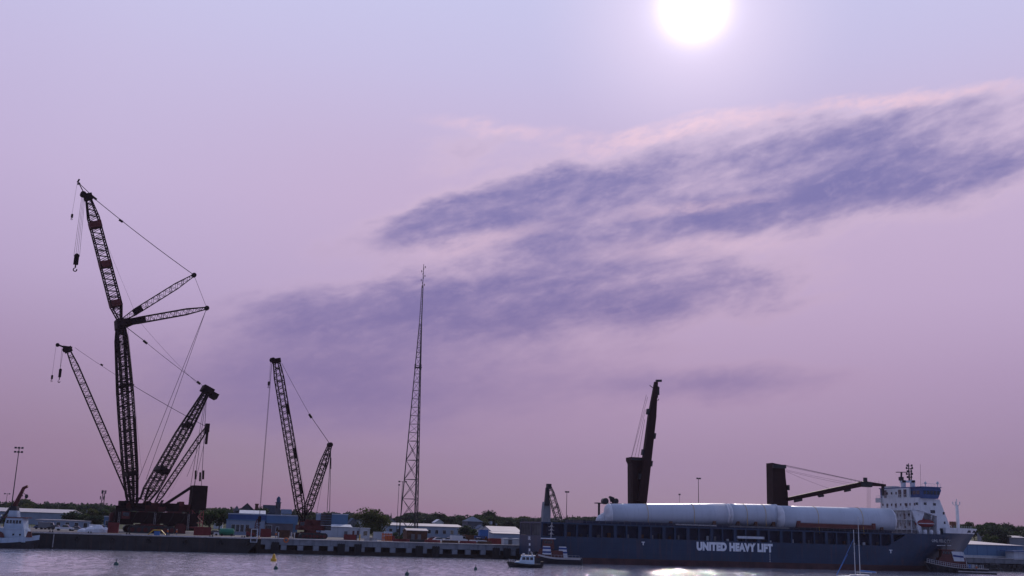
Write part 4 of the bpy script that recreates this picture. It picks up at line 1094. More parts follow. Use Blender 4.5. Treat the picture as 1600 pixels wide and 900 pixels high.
# side gallery
GX1 = xs1 - 1
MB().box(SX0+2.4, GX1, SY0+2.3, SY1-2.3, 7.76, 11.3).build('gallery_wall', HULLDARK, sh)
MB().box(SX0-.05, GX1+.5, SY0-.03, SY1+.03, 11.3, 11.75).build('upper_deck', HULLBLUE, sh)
pl0 = None; x = SX0+7.5; k = 0; px_l = []
while x < GX1-2:
    w = .95 if k % 2 == 0 else .5
    MB().box(x-w/2, x+w/2, SY0+.02, SY0+1.1, 7.76, 11.3).build('pillar', HULLBLUE, sh)
    x += 4.2 if k % 2 else 3.6; k += 1
for k in range(14):
    y = SY0+.4+k*(SY1-SY0-.8)/13; w = .14 if k not in (0, 13, 6) else .45
    MB().box(SX0+.02, SX0+.5, y-w, y+w, 7.76, 11.3).build('transom_pillar', HULLBLUE if w > .2 else GREYSTEEL, sh)
for k in range(34):
    x = SX0+9+k*3.15+random.uniform(-.8, .8); h = random.uniform(.5, 1.5)
    MB().box(x, x+random.uniform(.4, 1.3), SY0+1.5, SY0+2.2, 7.77, 7.77+h).build('deck_locker', random.choice([GREYSTEEL, RUSTY, WHITE2, STEEL]), sh)
# deck edge rail and hatch coaming
m = MB(); x = SX0
while x < GX1:
    m.tube((x, SY0+.15, 11.75), (x, SY0+.15, 12.8), .045, 4); x += 2.0
for z in (12.25, 12.8): m.tube((SX0, SY0+.15, z), (GX1, SY0+.15, z), .035, 4)
for y in [SY0+.15+2*k for k in range(13)]: m.tube((SX0+.1, y, 11.75), (SX0+.1, y, 12.8), .045, 4)
m.tube((SX0+.1, SY0, 12.8), (SX0+.1, SY1, 12.8), .035, 4)
m.build('deck_rail', GREYSTEEL, sh)
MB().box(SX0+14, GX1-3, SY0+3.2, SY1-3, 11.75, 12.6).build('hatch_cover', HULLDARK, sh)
MB().box(at(1058, 822, SY0).x, at(1122, 822, SY0).x, SY0+1.0, SY0+1.4, 12.1, 12.45).build('catwalk', LINE, sh)
MB().box(at(1142, 824, SY0).x, at(1236, 824, SY0).x, SY0+1.0, SY0+1.4, 12.0, 12.5).build('catwalk', GREYSTEEL, sh)
p = at(1152, 838, SY0); q = at(1194, 842, SY0)
MB().box(p.x, q.x, SY0-.15, SY0+.6, q.z-.1, p.z+.1).build('accommodation_ladder', WHITE2, sh)
# lettering
TXT = mat('white hull lettering', (0.78, 0.80, 0.82), .5, 0, .1)
def lettering(name, body, pl, pr, Y, parent, bold=.012):
    (xa, ya), (xb, yb), hpx = pl, pr[:2], pr[2]
    a = at(xa, ya, Y); b_ = at(xb, yb, Y); h = at(xa, ya-hpx, Y).z - a.z
    ob = text_mesh(name, body, 1.0, (0, 0, 0), (1, 0, 0), (0, 1, 0), TXT, parent, bold=bold)
    me = ob.data; o0 = ORIGIN[parent]
    for v in me.vertices: v.co += o0
    x0 = min(v.co.x for v in me.vertices); x1 = max(v.co.x for v in me.vertices); y0 = min(v.co.y for v in me.vertices); y1 = max(v.co.y for v in me.vertices)
    for v in me.vertices:
        v.co = Vector((a.x+(v.co.x-x0)/(x1-x0)*(b_.x-a.x), Y-v.co.z*.5, (a.z+b_.z)/2+(v.co.y-y0)/(y1-y0)*h)) - o0
    return ob
for z in (3.1, 4.6, 6.1): MB().box(SX0+6, at(1360, 860, SY0).x, SY0-.012, SY0+.2, z, z+.035).build('plate_seam', HULLDARK, sh)
for k in range(11): MB().box(SX0+8+k*9.5, SX0+8.04+k*9.5, SY0-.011, SY0+.2, 1.8, 7.7).build('plate_seam', HULLDARK, sh)
lettering('lettering', 'UNITED HEAVY LIFT', (1088.5, 860.5), (1207.5, 863, 13.8), SY0-.012, sh, .075)
for px, py in ((1005, 852), (1392, 864.5)): lettering('hull_mark', 'T', (px-2.6, py), (px+2.6, py, 5.5), SY0-.012, sh, .03)
# bow name follows the flare: lift it just clear of the plating
def flare_text(body, px0, px1, py, hpx):
    ob = lettering('ship_name', body, (px0, py), (px1, py+2, hpx), SY0-.012, sh, .02); o0 = ORIGIN[sh]
    for v in ob.data.vertices:
        w = v.co + o0; w.y = SC - half(w.z, w.x) - .06; v.co = w - o0
flare_text('UHL FELICITY', 1456.5, 1490, 846.5, 4.6)
m = MB(); 
for k in range(7):
    x = at(1457+k*4, 852, SC-9).x; z = at(1457+k*4, 852, SC-9).z
    m.cbox((x, SC-half(z, x)-.04, z), .8, .1, .16)
m.build('name_underline', TXT, sh)
for k in range(6): MB().box(at(1203, 868, SY0).x-.12, at(1203, 868, SY0).x+.12, SY0-.02, SY0+.1, 1.9+k*.55, 2.1+k*.55).build('draft_mark', TXT, sh)
ob = text_mesh('stern_name', 'UHL', 1.5, (SX0-.02, SC+2.0, 6.3), (0, -1, 0), (0, 0, 1), TXT, sh, 1.0, .02)
for k, z in enumerate((4.6, 3.0)): MB().box(SX0-.03, SX0+.05, SC-.9, SC+.9, z, z+.7).build('stern_plate', TXT, sh)
# accommodation block
YA, YB = -26.6, -5.0
def S(px, py, Y=YA): p = at(px, py, Y); return (p.x, Y, p.z)
prof = [S(1435, 777), S(1468, 780.5), S(1484, 822), S(1484.5, 834), S(1464, 834.5), S(1464, 806.5), S(1437, 797.5), S(1434.8, 797.3)]
acc = MB().prism(prof, (0, YB-YA, 0)).build('accommodation', WHITE, sh)
xa = at(1435, 790, YA).x; zc = at(1435, 797, YA).z; zt = at(1435, 778, YA).z
x464 = at(1464, 820, YA).x
MB().box(xa+.3, x464+.5, YA+4.4, YB-4.4, ZB-.1, zc+.3).build('lower_house', WHITE, acc)
for zz in (zc, zc-3.1, zc-6.2):
    if zz > ZB+1: MB().box(xa-2.2, xa+.6, YA+1.2, YB-1.2, zz-.16, zz).build('deck_platform', WHITE2, acc)
for zz in (zc-3.0, zc-6.0):
    for k in range(5):
        y = YA+5.4+k*2.3; MB().box(xa+.22, xa+.298, y, y+(1.0 if k % 2 else .8), zz+(.1 if k % 2 else .9), zz+2.0).build('door' if k % 2 else 'window', GLASS, acc)
m = MB()
for k in range(8):
    y = YA+1.4+k*(YB-YA-2.8)/7; m.tube((xa-2.0, y, ZB), (xa-2.0, y, zc), .13, 5)
m.build('deck_post', WHITE2, acc)
m = MB()
for zz in (zc, zc-3.1, zc-6.2, zt):
    if zz < ZB+1: continue
    for dz in (.55, 1.1): m.tube((xa-2.1, YA+1.2, zz+dz), (xa-2.1, YB-1.2, zz+dz), .04, 4)
    for k in range(14): m.tube((xa-2.1, YA+1.2+k*(YB-YA-2.4)/13, zz), (xa-2.1, YA+1.2+k*(YB-YA-2.4)/13, zz+1.1), .04, 4)
m.build('railing', WHITE2, acc)
for k, (y, z, sgn) in enumerate(((YA+4, zc-3.1, 1), (YA+10, zc, -1), (YA+15, zc-3.1, 1))):
    MB().beam((xa-1.5, y, z-2.9), (xa-1.5, y+sgn*3, z), .12, .35).build('stair', WHITE2, acc)
MB().prism([(xa-2, YA+.6, zc-.2), (xa+2.5, YA+.6, zc-.2), (xa+2.5, YA+.6, zc-1.0), (xa+.8, YA+.6, ZB+3), (xa+1.6, YA+.6, ZB), (xa+.2, YA+.6, ZB), (xa-.4, YA+.6, ZB+3)], (0, .6, 0)).build('davit_bracket', WHITE, acc)
# casing on top, aft, and the wing
zc2 = at(1405, 763, -16).z
MB().box(xa+.2, xa+4.6, YA+5, YB-1.0, zt-.3, zc2).build('upper_house', WHITE, acc)
MB().box(xa+.6, xa+3.6, YB-6.4, YB-1.6, zc2+.02, zc2+.9).build('funnel_casing', WHITE2, acc)
MB().box(xa-.5, xa+.18, YB-.9, YB+2.2, zt-1.2, zt+.3).build('bridge_wing_end', WHITE2, acc)
for y in (YA+6.5, YA+9.5, YB-3.6): MB().box(xa+.05, xa+.19, y, y+1.5, zt+.4, zt+2.9).build('door', GLASS, acc)
for y in (YA+6, YA+12, YA+17): MB().box(xa-.07, xa-.003, y, y+1.0, zc+.2, zc+2.3).build('door', GLASS, acc)
for j, zz in enumerate((zc+1.5, zt+1.4)):
    for k in range(8):
        y = YA+1.6+k*2.6
        if j == 1 and (y < YA+5.4): continue
        MB().box(xa-.06+(.2 if j else 0), xa-.004+(.2 if j else 0), y, y+.7, zz, zz+.8).build('window', GLASS, acc)
for px, py, w in ((1445.5, 787, 1.0), (1460, 788, 1.0), (1457.5, 799.5, 1.7), (1474.5, 802, .7), (1476, 817, .6), (1432.5, 787, .8)):
    p = at(px, py, YA); MB().cbox((p.x, YA-.02, p.z), w, .08, .8 if w < 1.2 else 1.0).build('window', GLASS, acc)
p = at(1474, 829.5, YA); MB().cbox((p.x, YA-.02, p.z), 2.6, .08, 1.6).build('mooring_opening', GLASS, acc)
# bridge
bx0_, bx1_ = at(1441, 770, YA-1.2).x, at(1469.5, 770, YA-1.2).x
bz0, bz1 = at(1455, 779, YA-1.2).z, at(1455, 762, YA-1.2).z
BR = mat('bridge dark blue', (0.035, 0.075, 0.20), .5, 0, .1)
brg = MB().prism([(bx0_, YA-1.2, bz0), (bx1_-1.0, YA-1.2, bz0), (bx1_+.3, YA-1.2, bz1-.8), (bx1_, YA-1.2, bz1), (bx0_, YA-1.2, bz1)], (0, YB-YA+2.4, 0)).build('bridge', BR, acc)
for k in range(5): MB().box(bx0_+.5+k*1.25, bx0_+1.45+k*1.25, YA-1.28, YA-1.203, bz0+1.3, bz0+2.5).build('bridge_window', GLASS, acc)
for k in range(10): MB().box(bx0_-.06, bx0_-.003, YA+.2+k*2.1, YA+1.9+k*2.1, bz0+1.3, bz0+2.5).build('bridge_window', GLASS, acc)
MB().box(bx0_-.3, bx1_+.3, YA-1.5, YB+1.5, bz1+.003, bz1+.3).build('bridge_roof', BR, acc)
m = MB()
for k in range(7): m.tube((bx0_+k*(bx1_-bx0_)/6, YA-1.3, bz1+.3), (bx0_+k*(bx1_-bx0_)/6, YA-1.3, bz1+1.3), .05, 4)
m.tube((bx0_, YA-1.3, bz1+1.3), (bx1_, YA-1.3, bz1+1.3), .05, 4); m.build('bridge_rail', WHITE2, acc)
for px in (1446, 1465):
    p = at(px, 757, YA); MB().tube((p.x, YA, bz1+.3), (p.x, YA, p.z), .1, 5).lathe((p.x, YA, p.z), [(.15, 0), (.42, .3), (.42, .6), (.1, 1.0)], 10).build('radome', WHITE2, acc)
# mast
MY = -16.0
def mp(px, py): return at(px, py, MY)
m = MB()
for px in (1411.5, 1426): m.beam((mp(px, 766).x, MY, zc2-.5), mp(px-.3, 750), .9, 1.4, Vector((1, 0, 0)))
m.beam(mp(1407, 752.5), mp(1429, 752.5), .9, .7)
mst = m.build('mast', WHITE, sh)
m = MB().tube(mp(1421, 752), mp(1419.5, 724), .34, 6, .14).tube(mp(1424, 752), mp(1423.4, 731), .2, 5)
for py, w in ((728, 3.6), (732, 4.4), (737, 3), (741, 4.2), (746, 3)):
    m.beam(mp(1421-w, py), mp(1421+w, py), .16, .16)
    for s in (-1, 1): m.cbox(mp(1421+s*w, py-.6), .4, .4, .7)
m.build('signal_mast', STEEL, mst)
m = MB().tube(mp(1408, 752), mp(1408.5, 738), .32, 6).beam(mp(1400, 737.8), mp(1418, 737.8), .35, .25).cbox(mp(1408, 748), 1.2, 1.2, 1.2); m.build('radar', STEEL, mst)
MB().tube(mp(1438.5, 762), mp(1438, 725), .05, 4).build('whip_antenna', STEEL, mst)
# lifeboat under its davit
p = at(1446.5, 817.5, YA+.6)
ax_ = (Vector((0, 1, 0)), Z, Vector((1, 0, 0)))
lb = MB().lathe((p.x-3.4, YA+1.3, p.z), [(.25, 0), (.85, .4), (1.2, 1.3), (1.3, 3.2), (1.25, 5), (.95, 6.2), (.3, 6.9)], 14, ax_).cbox((p.x-1.6, YA+1.3, p.z+1.2), 1.8, 1.3, .7)
lbo = lb.build('lifeboat', RED, acc); MB().box(p.x-3, p.x+3, YA-.06, YA+.2, p.z-.2, p.z).build('lifeboat_fender', WHITE2, lbo)
for dx in (-2.4, 2.4): MB().beam((p.x+dx, YA+2.8, ZB), (p.x+dx, YA+.6, zc-1.2), .35, .35).build('davit', WHITE2, acc)
for px in (1445.5, 1455, 1466): 
    q = at(px, 834, YA-.5); MB().lathe((q.x, YA-.6, ZB), [(.55, 0), (.6, .5), (.55, 1.2), (.2, 1.35)], 10).build('ventilator', WHITE, acc)
# bow mast
bp0, bp1 = at(1497, 823, SC), at(1494.8, 789, SC)
bmst = MB().tube((bp0.x, SC, ZF), (bp0.x, SC, bp1.z), .62, 10, .48).build('bow_mast', WHITE, sh)
m = MB()
for k in range(5):
    a = k*1.257; c = Vector((bp0.x, SC, bp1.z)); e = Vector((cos(a), sin(a), 0))
    m.tube(c-Z*.4, c+e*1.2+Z*.2, .12, 4); m.tube(c+e*1.2+Z*.2, c+e*1.2+Z*1.1, .16, 5)
m.tube((bp0.x, SC, bp1.z), (bp0.x, SC, bp1.z+2.0), .14, 5); m.build('lantern_crown', WHITE2, bmst)
p = at(1488.5, 818, SC); MB().cbox((p.x, SC, p.z), 1.5, 1.5, 1.3).box(p.x-.2, p.x+.2, SC-.2, SC+.2, ZF, p.z).build('bow_winch', RUSTY, sh)
m = MB()
for k in range(12):
    x = xf+1+k*1.15; y = SC-half(ZF+1.75, x)+.1; m.tube((x, y, ZF+1.7), (x, y, ZF+2.5), .05, 4)
m.build('bow_rail', WHITE2, sh)
# deck cranes
CY = -8.5
def D(px, py, Y=CY): p = at(px, py, Y); return (p.x, Y, p.z)
dc = MB().prism([D(988.5, 792), D(1010, 792), D(1010.5, 760), D(1009, 716), D(1006, 715), D(985.5, 714), D(985.5, 719), D(988, 724)], (0, 4.6, 0)).build('deck_crane', SHIPCRANE, sh)
q = D(998, 790); MB().tube((q[0], CY+2.3, 11.7), (q[0], CY+2.3, q[2]), 2.3, 18).build('pedestal', SHIPCRANE, dc)
j0, j1 = Vector(D(1002.5, 784, CY-.9)), Vector(D(1025.0, 597, CY-.9))
jb = MB().beam(j0, j0.lerp(j1, .72), 2.0, 2.9, Vector((1, 0, 0)), 1.8, 2.5).beam(j0.lerp(j1, .72), j1, 1.8, 2.4, Vector((1, 0, 0)), 1.0, 1.1).build('jib', SHIPCRANE, dc)
ax = (j1-j0).normalized(); sd = Vector((ax.z, 0, -ax.x))
for t_, s_ in ((.55, 1), (.32, 1), (.2, -1), (.74, -1), (.4, -1)): MB().cbox(j0.lerp(j1, t_)+sd*(s_*1.55), .9, 1.2, 1.8, (sd, Vector((0, 1, 0)), ax)).build('jib_fitting', STEEL, jb)
MB().beam(D(1025, 595, CY-.9), D(1033.5, 595, CY-.9), .8, .7).build('jib_nose', STEEL, jb)
MB().beam(D(1020, 606, CY-.9), D(1015, 602, CY-.9), .2, .2).build('jib_aerial', STEEL, jb)
m = MB(); pulley_block(m, Vector(D(1027.6, 612, CY-.9)), 1.0, 4.0, Vector((0, 1, 0))); m.tube(D(1027.6, 597, CY-.9), D(1027.6, 609, CY-.9), .06, 4); m.build('hook_block', STEEL, jb)
for k, (a, b_) in enumerate((((986.5, 714), (1010, 617)), ((992, 715), (1008.5, 640)), ((997, 716), (1007.5, 655)), ((987, 715), (1012, 620)))): MB().rope(D(*a, CY+k*.5), D(*b_, CY-.5), .06).build('rope', ROPE, dc)
MB().box(D(986, 720)[0], D(1008, 720)[0], CY-.6, CY, D(997, 719)[2], D(997, 716)[2]).build('head_sheaves', STEEL, dc)
m = MB().path([D(987, 790, CY-.2), D(985.8, 722, CY-.2)], .12, 5); m.build('ladder', SHIPCRANE, dc)

dc2 = MB().prism([D(1208.6, 796), D(1231.8, 796), D(1231, 770), D(1229.5, 762), D(1227.5, 745), D(1226.5, 728), D(1224, 726.5), D(1211, 724), D(1207.2, 723), D(1207.4, 732)], (0, 4.6, 0)).build('deck_crane', SHIPCRANE, sh)
q = D(1220, 794); MB().tube((q[0], CY+2.3, 11.7), (q[0], CY+2.3, q[2]), 2.4, 18).build('pedestal', SHIPCRANE, dc2)
MB().box(D(1207, 728)[0], D(1227, 728)[0], CY-.7, CY-.02, D(1217, 731.5)[2], D(1217, 726)[2]).build('head_sheaves', STEEL, dc2)
MB().box(D(1229, 760)[0], D(1231.2, 760)[0], CY-1.2, CY-.02, D(1230, 766)[2], D(1230, 758)[2]).build('cab', STEEL, dc2)
j0, j1, j2 = Vector(D(1231, 780, CY-.9)), Vector(D(1351, 755.5, CY-.9)), Vector(D(1383, 758.5, CY-.9))
jb = MB().beam(j0, j0.lerp(j1, .5), 1.6, 1.2, Z, 1.7, 1.5).beam(j0.lerp(j1, .5), j1, 1.7, 1.5, Z, 1.7, 1.6).beam(j1, j2, 1.7, 1.5, Z, 1.1, .7).build('jib', SHIPCRANE, dc2)
for t_, l_ in ((.13, 2.8), (.77, 2.2), (.42, 1.2)): c = j0.lerp(j1, t_)-Z*1.1; MB().cbox(c, l_, .9, .8, ((j1-j0).normalized(), Vector((0, 1, 0)), Z)).build('jib_fitting', STEEL, jb)
for px in (1281, 1286): MB().lathe(Vector(D(px, 774.5, CY-1.3)), [(.45, 0), (.45, .8)], 10, (Vector((1, 0, 0)), Z, Vector((0, 1, 0)))).build('pulley', STEEL, jb)
m = MB()
m.cbox(Vector(D(1352, 750, CY-.9)), 1.0, 1.0, 1.6).cbox(Vector(D(1352, 757, CY-.9)), 4.2, 2.0, 1.7).build('jib_hinge', STEEL, jb)
MB().beam(D(1379.5, 758, CY-.9), D(1379.5, 775, CY-.9), .8, .9, Vector((1, 0, 0)), .5, .4).build('jib_nose', STEEL, jb)
m = MB()
for k in range(9): p = Vector(D(1330+k*6.2, 756-(0 if k > 3 else (k-3)*-1.2), CY-.9)); m.tube(p, p+Z*1.1, .04, 4)
m.build('jib_rail', ROPE, jb)
for k, (a, b_) in enumerate((((1227, 726.5), (1347, 752.5)), ((1227, 727.5), (1349, 753)), ((1226, 728.5), (1350, 754)), ((1228, 734), (1337, 756)), ((1228, 735.5), (1325, 757)), ((1228, 736.5), (1295, 763)))):
    MB().rope(D(*a, CY-.4+k*.2), D(*b_, CY-.9), .055 if k < 3 else .04, .2 if k > 2 else 0).build('rope', ROPE, dc2)
for px in (1355, 1357.5, 1359.5): MB().rope(D(px, 760, CY-.9), D(px, 800, CY-.9), .045).build('rope', ROPE, dc2)
# mooring gear by the stern
GY = -9.0
m = MB().box(at(931, 788, GY).x, at(976, 788, GY).x, GY-1, GY+1.5, at(940, 787, GY).z, at(940, 785.5, GY).z)
m.lathe(at(945, 783, GY)-Vector((0, 1, 0)), [(1.0, 0), (1.0, 2)], 12, (Vector((1, 0, 0)), Z, Vector((0, 1, 0)))).lathe(at(961, 783, GY)-Vector((0, 1, 0)), [(.9, 0), (.9, 2)], 12, (Vector((1, 0, 0)), Z, Vector((0, 1, 0))))
m.beam(at(956, 784, GY), at(954, 776, GY), .8, .8, Vector((1, 0, 0))).beam(at(952, 776.5, GY), at(959, 779, GY), 1.2, .6)
for px in (936, 968): m.tube((at(px, 790, GY).x, GY, 11.7), at(px, 787, GY), .4, 6)
m.build('winch_platform', STEEL, sh)

# ------------------------------------------------------------------ cargo tubes on deck
TUBE = mat('white tube paint', (0.50, 0.54, 0.61), .42, 0, .05, scale=.15, streak=.12)
SEAM = mat('weld seam', (0.44, 0.48, 0.55), .5)
TARP = mat('white tarpaulin', (0.70, 0.70, 0.73), .7, 0, .1, scale=.8, bump=.8)
AXX = (Vector((0, 1, 0)), Z, Vector((1, 0, 0)))
def tube_cargo(label, pxa, pya, pxb, pyb, Y, ra, rb, seed, open_end=False):
    a, b_ = at(pxa, pya, Y), at(pxb, pyb, Y); a.z -= ra; b_.z -= rb
    d = (b_-a).normalized(); s = Vector((0, 1, 0)); u = s.cross(d)*-1; L = (b_-a).length
    t_ = thing('steel_tube', label, 'tube', (a.x+L/2, Y, a.z-ra), 'white steel tubes on the ship deck')
    m = MB(); n = 48; k = 6
    prof = [(ra+(rb-ra)*i/k, L*i/k) for i in range(k+1)]
    m.lathe(a, prof, n, (s, u, d)); sh_ = m.build('shell', TUBE, t_, True)
    sh_.data.polygons[-1].use_smooth = False
    for tt in (.0, 1.0):
        c = a.lerp(b_, tt); r = (ra if tt == 0 else rb)
        sg = -1 if tt == 0 else 1
        MB().lathe(c+d*(-.25 if sg < 0 else -.1), [(r+.05, 0), (r+.05, .35)], 40, (s, u, d)).build('end_flange', TARP, t_)
        rnd = random.Random(seed+int(tt)); m = MB()
        prof = [(r+.02, 0), (r*.96, .45), (r*.80, .95), (r*.5, 1.3), (r*.15, 1.42)]
        vs = []; n = 32
        for rr, h in prof:
            for q in range(n):
                an = 2*pi*q/n; f = 1+.02*sin(9*an+seed)+rnd.uniform(-.012, .012)
                vs.append(c + d*(sg*(.26+h*.7*(1+.10*sin(5*an+seed)))) + s*(rr*f*cos(an)) + u*(rr*f*sin(an)))
        fs = [(i*n+q, i*n+(q+1) % n, (i+1)*n+(q+1) % n, (i+1)*n+q) for i in range(len(prof)-1) for q in range(n)] + [tuple(range((len(prof)-1)*n, len(prof)*n))]
        m.add(vs, fs).build('end_cover', TARP, t_, True)
    for i in range(1, int(L/4.2)):
        tt = i*4.2/L; r = ra+(rb-ra)*tt
        MB().lathe(a.lerp(b_, tt), [(r+.012, 0), (r+.012, .10)], 48, (s, u, d)).build('weld_seam', SEAM, t_)
    for tt in (.3, .7):
        c = a.lerp(b_, tt); r = ra+(rb-ra)*tt+.06
        pts = [c + s*(cos(an)*r) + Z*(sin(an)*r) for an in [radians(x) for x in range(-20, 201, 10)]]
        pts = [pts[0]-Z*(r*.9)+s*.5] + pts + [pts[-1]-Z*(r*.9)-s*.5]
        MB().path(pts, .06, 4).build('lashing', YELLOW, t_)
    for tt in (.12, .5, .88):
        c = a.lerp(b_, tt); r = ra+(rb-ra)*tt
        pts = [c + s*(cos(an)*(r+.02)) + Z*(sin(an)*(r+.02)) for an in [radians(x) for x in range(215, 326, 10)]]
        pts += [Vector((c.x, Y+r*.9, 12.61)), Vector((c.x, Y-r*.9, 12.61))]
        if c.z-r > 12.7 or True: MB().prism([p-Vector((.5, 0, 0)) for p in pts], (1.0, 0, 0)).build('cradle', RUSTY, t_)
    return t_
tube_cargo('longest white steel tube, at the stern end of the ship deck', 952, 787, 1131, 786.5, -21.0, 3.4, 3.45, 3)
tube_cargo('middle short white steel tube on the ship deck', 1138, 787, 1210, 788, -20.5, 3.45, 3.5, 5)
tube_cargo('white steel tube nearest the bridge, with wrapped round ends', 1217, 790, 1388, 794.5, -22.5, 3.7, 3.85, 9)
m = MB().box(at(1247, 822, SY0+2).x, at(1368, 822, SY0+2).x, SY0+1.9, SY0+2.6, 12.62, 14.0)
for px in (1248, 1365): x = at(px, 820, SY0+2).x; m.box(x-.6, x+.6, SY0+1.8, SY0+2.7, 12.62, 14.6)
single(m, 'support_frame', mat('dark red cradle steel', (0.13, 0.03, 0.025), .6, 0, .2), 'long dark red support frame below the bridge-side white tube', 'frame')
for k, (px, lab) in enumerate(((937, 'pale folded tarpaulin heap at the stern end of the longest tube'), )):
    m = MB(); x = at(px, 815, -20).x
    for j in range(3): m.lathe((x+j*.9, -20+.3*j, 12.6), [(1.3, 0), (1.1, .8+.3*j), (.5, 1.6+.5*j), (.1, 1.9+.5*j)], 9)
    single(m, 'tarpaulin', TARP, lab, 'tarpaulin')

# ------------------------------------------------------------------ small craft
def frame(p, heading):
    "local frame: l ahead, b to the right-hand side seen from above, z up"
    d = (R0*cos(radians(heading)) + F0*sin(radians(heading))).normalized(); s = Vector((d.y, -d.x, 0)); p = Vector(p)
    return lambda l, b, z: p + d*l + s*b + Z*z, d, s
def boat_hull(T, L, B, sheer, z0=-.8, flare=.82, bowp=2.0, sternr=.15, n=18, zlo=None):
    "rings along the length from stern to bow"
    def hb(u): 
        st = min(1, (u/sternr)**.5*.25+.75) if u < sternr else 1
        return B/2*st*(1-max(0, (u-.55)/.45)**bowp) if u > .55 else B/2*st
    m = MB(); rings = []
    for i in range(n+1):
        u = i/n; h = max(.03, hb(u)); zt = sheer(u)
        rk = .10*L*max(0, (u-.75)/.25)**2
        rings.append([T(u*L-rk-L/2, sg*h*f, z) for sg, f, z in ((-1, 1, zt), (-1, flare, zt*.35), (-1, flare*.8, z0), (1, flare*.8, z0), (1, flare, zt*.35), (1, 1, zt))])
        for k in (0, 5): rings[-1][k] = rings[-1][k] + (T(rk, 0, 0)-T(0, 0, 0))
    vs = [v for r in rings for v in r]; fs = []
    for i in range(n):
        for k in range(6): fs.append((i*6+k, (i+1)*6+k, (i+1)*6+(k+1) % 6, i*6+(k+1) % 6))
    fs += [(5, 4, 3, 2, 1, 0), tuple(n*6+k for k in range(6))]
    return m.add(vs, fs)
def lbox(m, T, l0, l1, b0, b1, z0, z1, ti=0.0, tf=0.0):
    "box in the boat frame; ti, tf rake the aft and fore faces"
    return m.add([T(l0, b0, z0), T(l1, b0, z0), T(l1, b1, z0), T(l0, b1, z0), T(l0+ti, b0, z1), T(l1-tf, b0, z1), T(l1-tf, b1, z1), T(l0+ti, b1, z1)],
                 [(0,3,2,1),(4,5,6,7),(0,1,5,4),(1,2,6,5),(2,3,7,6),(3,0,4,7)])
TUGHULL = mat('tug black hull', (0.020, 0.020, 0.024), .5, 0, .3, rust=.15)
MAROON = mat('maroon deckhouse paint', (0.11, 0.030, 0.025), .5, 0, .2)
NAVY = mat('navy stripe', (0.02, 0.05, 0.20), .5, 0, .1)
def window_row(T, parent, l0, l1, n, b, z0, z1, sg=1):
    w = (l1-l0)/n
    for k in range(n):
        lbox(MB(), T, l0+w*k+w*.14, l0+w*(k+1)-w*.14, b, b+.05*sg, z0, z1).build('window', GLASS, parent)
TUGW = mat('pale blue white tug paint', (0.40, 0.49, 0.58), .5, 0, .1, streak=.3)
# --- tug at the left edge
p = wz(2, 856); T, d, s = frame(p, 4)
tg = thing('tugboat', 'white tugboat with raised dark red crane boom at the left edge', 'tugboat', p)
L = 22.0
boat_hull(T, L, 6.6, lambda u: 1.9+1.3*max(0, (u-.4)/.6)**2, bowp=2.2).build('hull', TUGHULL, tg)
m = MB(); n = 20
for i in range(n):
    u0, u1 = .06+i*.9/n, .06+(i+1)*.9/n
    def edge(u, z): 
        hb = 3.32*(1-max(0, (u-.55)/.45)**2.2); return T(u*L-L/2, hb, z)
    z0, z1 = 1.9+1.3*max(0, (u0-.4)/.6)**2, 1.9+1.3*max(0, (u1-.4)/.6)**2
    m.add([edge(u0, z0-.55), edge(u1, z1-.55), edge(u1, z1+.75), edge(u0, z0+.75), edge(u0, z0-.55)-s*.2, edge(u1, z1-.55)-s*.2, edge(u1, z1+.75)-s*.2, edge(u0, z0+.75)-s*.2], [(0,1,2,3),(7,6,5,4),(3,2,6,7),(0,4,5,1)])
m.build('bulwark', TUGW, tg)
hs = lbox(lbox(MB(), T, -7.5, 7.0, -2.4, 2.4, 1.7, 5.2, .6, .6), T, -6.5, 6.0, -2.6, 2.6, 5.2, 5.4).build('deckhouse', TUGW, tg)
for l in (-5, -1.5, 3.4, 5.2): lbox(MB(), T, l, l+.5, 2.4, 2.46, 3.5, 4.0).build('porthole', GLASS, hs)
m = MB(); c = [T(-.6+2.0*cos(radians(a)), 2.5, 2.9+1.7*sin(radians(a))) for a in range(0, 181, 20)]
m.prism(c, s*.25).build('fender_arch', MAROON, tg)
wh = lbox(MB(), T, .6, 6.0, -2.0, 2.0, 5.4, 8.2, .4, .5).build('wheelhouse', TUGW, tg)
window_row(T, wh, 1.1, 5.3, 5, 2.0, 6.7, 7.6)
lbox(MB(), T, .4, 6.4, -2.3, 2.3, 8.2, 8.45).build('wheelhouse_roof', MAROON, tg)
lbox(MB(), T, 1.0, 3.6, -1.3, 1.3, 8.45, 10.2, .3, .3).build('upper_bridge', TUGW, tg)
lbox(MB(), T, 1.2, 3.2, -1.0, 1.0, 10.2, 11.4, .2, .2).build('lantern_house', STEEL, tg)
MB().beam(T(1.9, 0, 10.8), T(4.0, 0, 16.6), 1.0, 1.0, s, .7, .7).tube(T(3.8, 0, 16.4), T(5.0, 0, 17.0), .4, 6).build('crane_boom', CRANE_RED, tg)
MB().tube(T(3.7, .3, 15.6), T(5.0, .3, 14.4), .1, 4).lathe(T(5.1, .3, 13.6), [(.2, 0), (.5, .4), (.4, 1.0), (.1, 1.2)], 8).build('hook', STEEL, tg)
MB().tube(T(-2, .8, 5.4), T(1.5, .8, 11.2), .38, 8).build('exhaust_pipe', STEEL, tg); MB().tube(T(-5.5, 0, 5.4), T(-1, 0, 8.8), .25, 6).tube(T(-4.5, 1, 5.4), T(-1.6, 1, 8.2), .16, 5).build('folding_davit', TUGW, tg)
m = MB()
for l in range(-7, 9, 1): m.tube(T(l, 2.55, 5.4), T(l, 2.55, 6.3), .04, 4)
m.tube(T(-7, 2.55, 6.3), T(.5, 2.55, 6.3), .04, 4); m.build('rail', TUGW, tg)
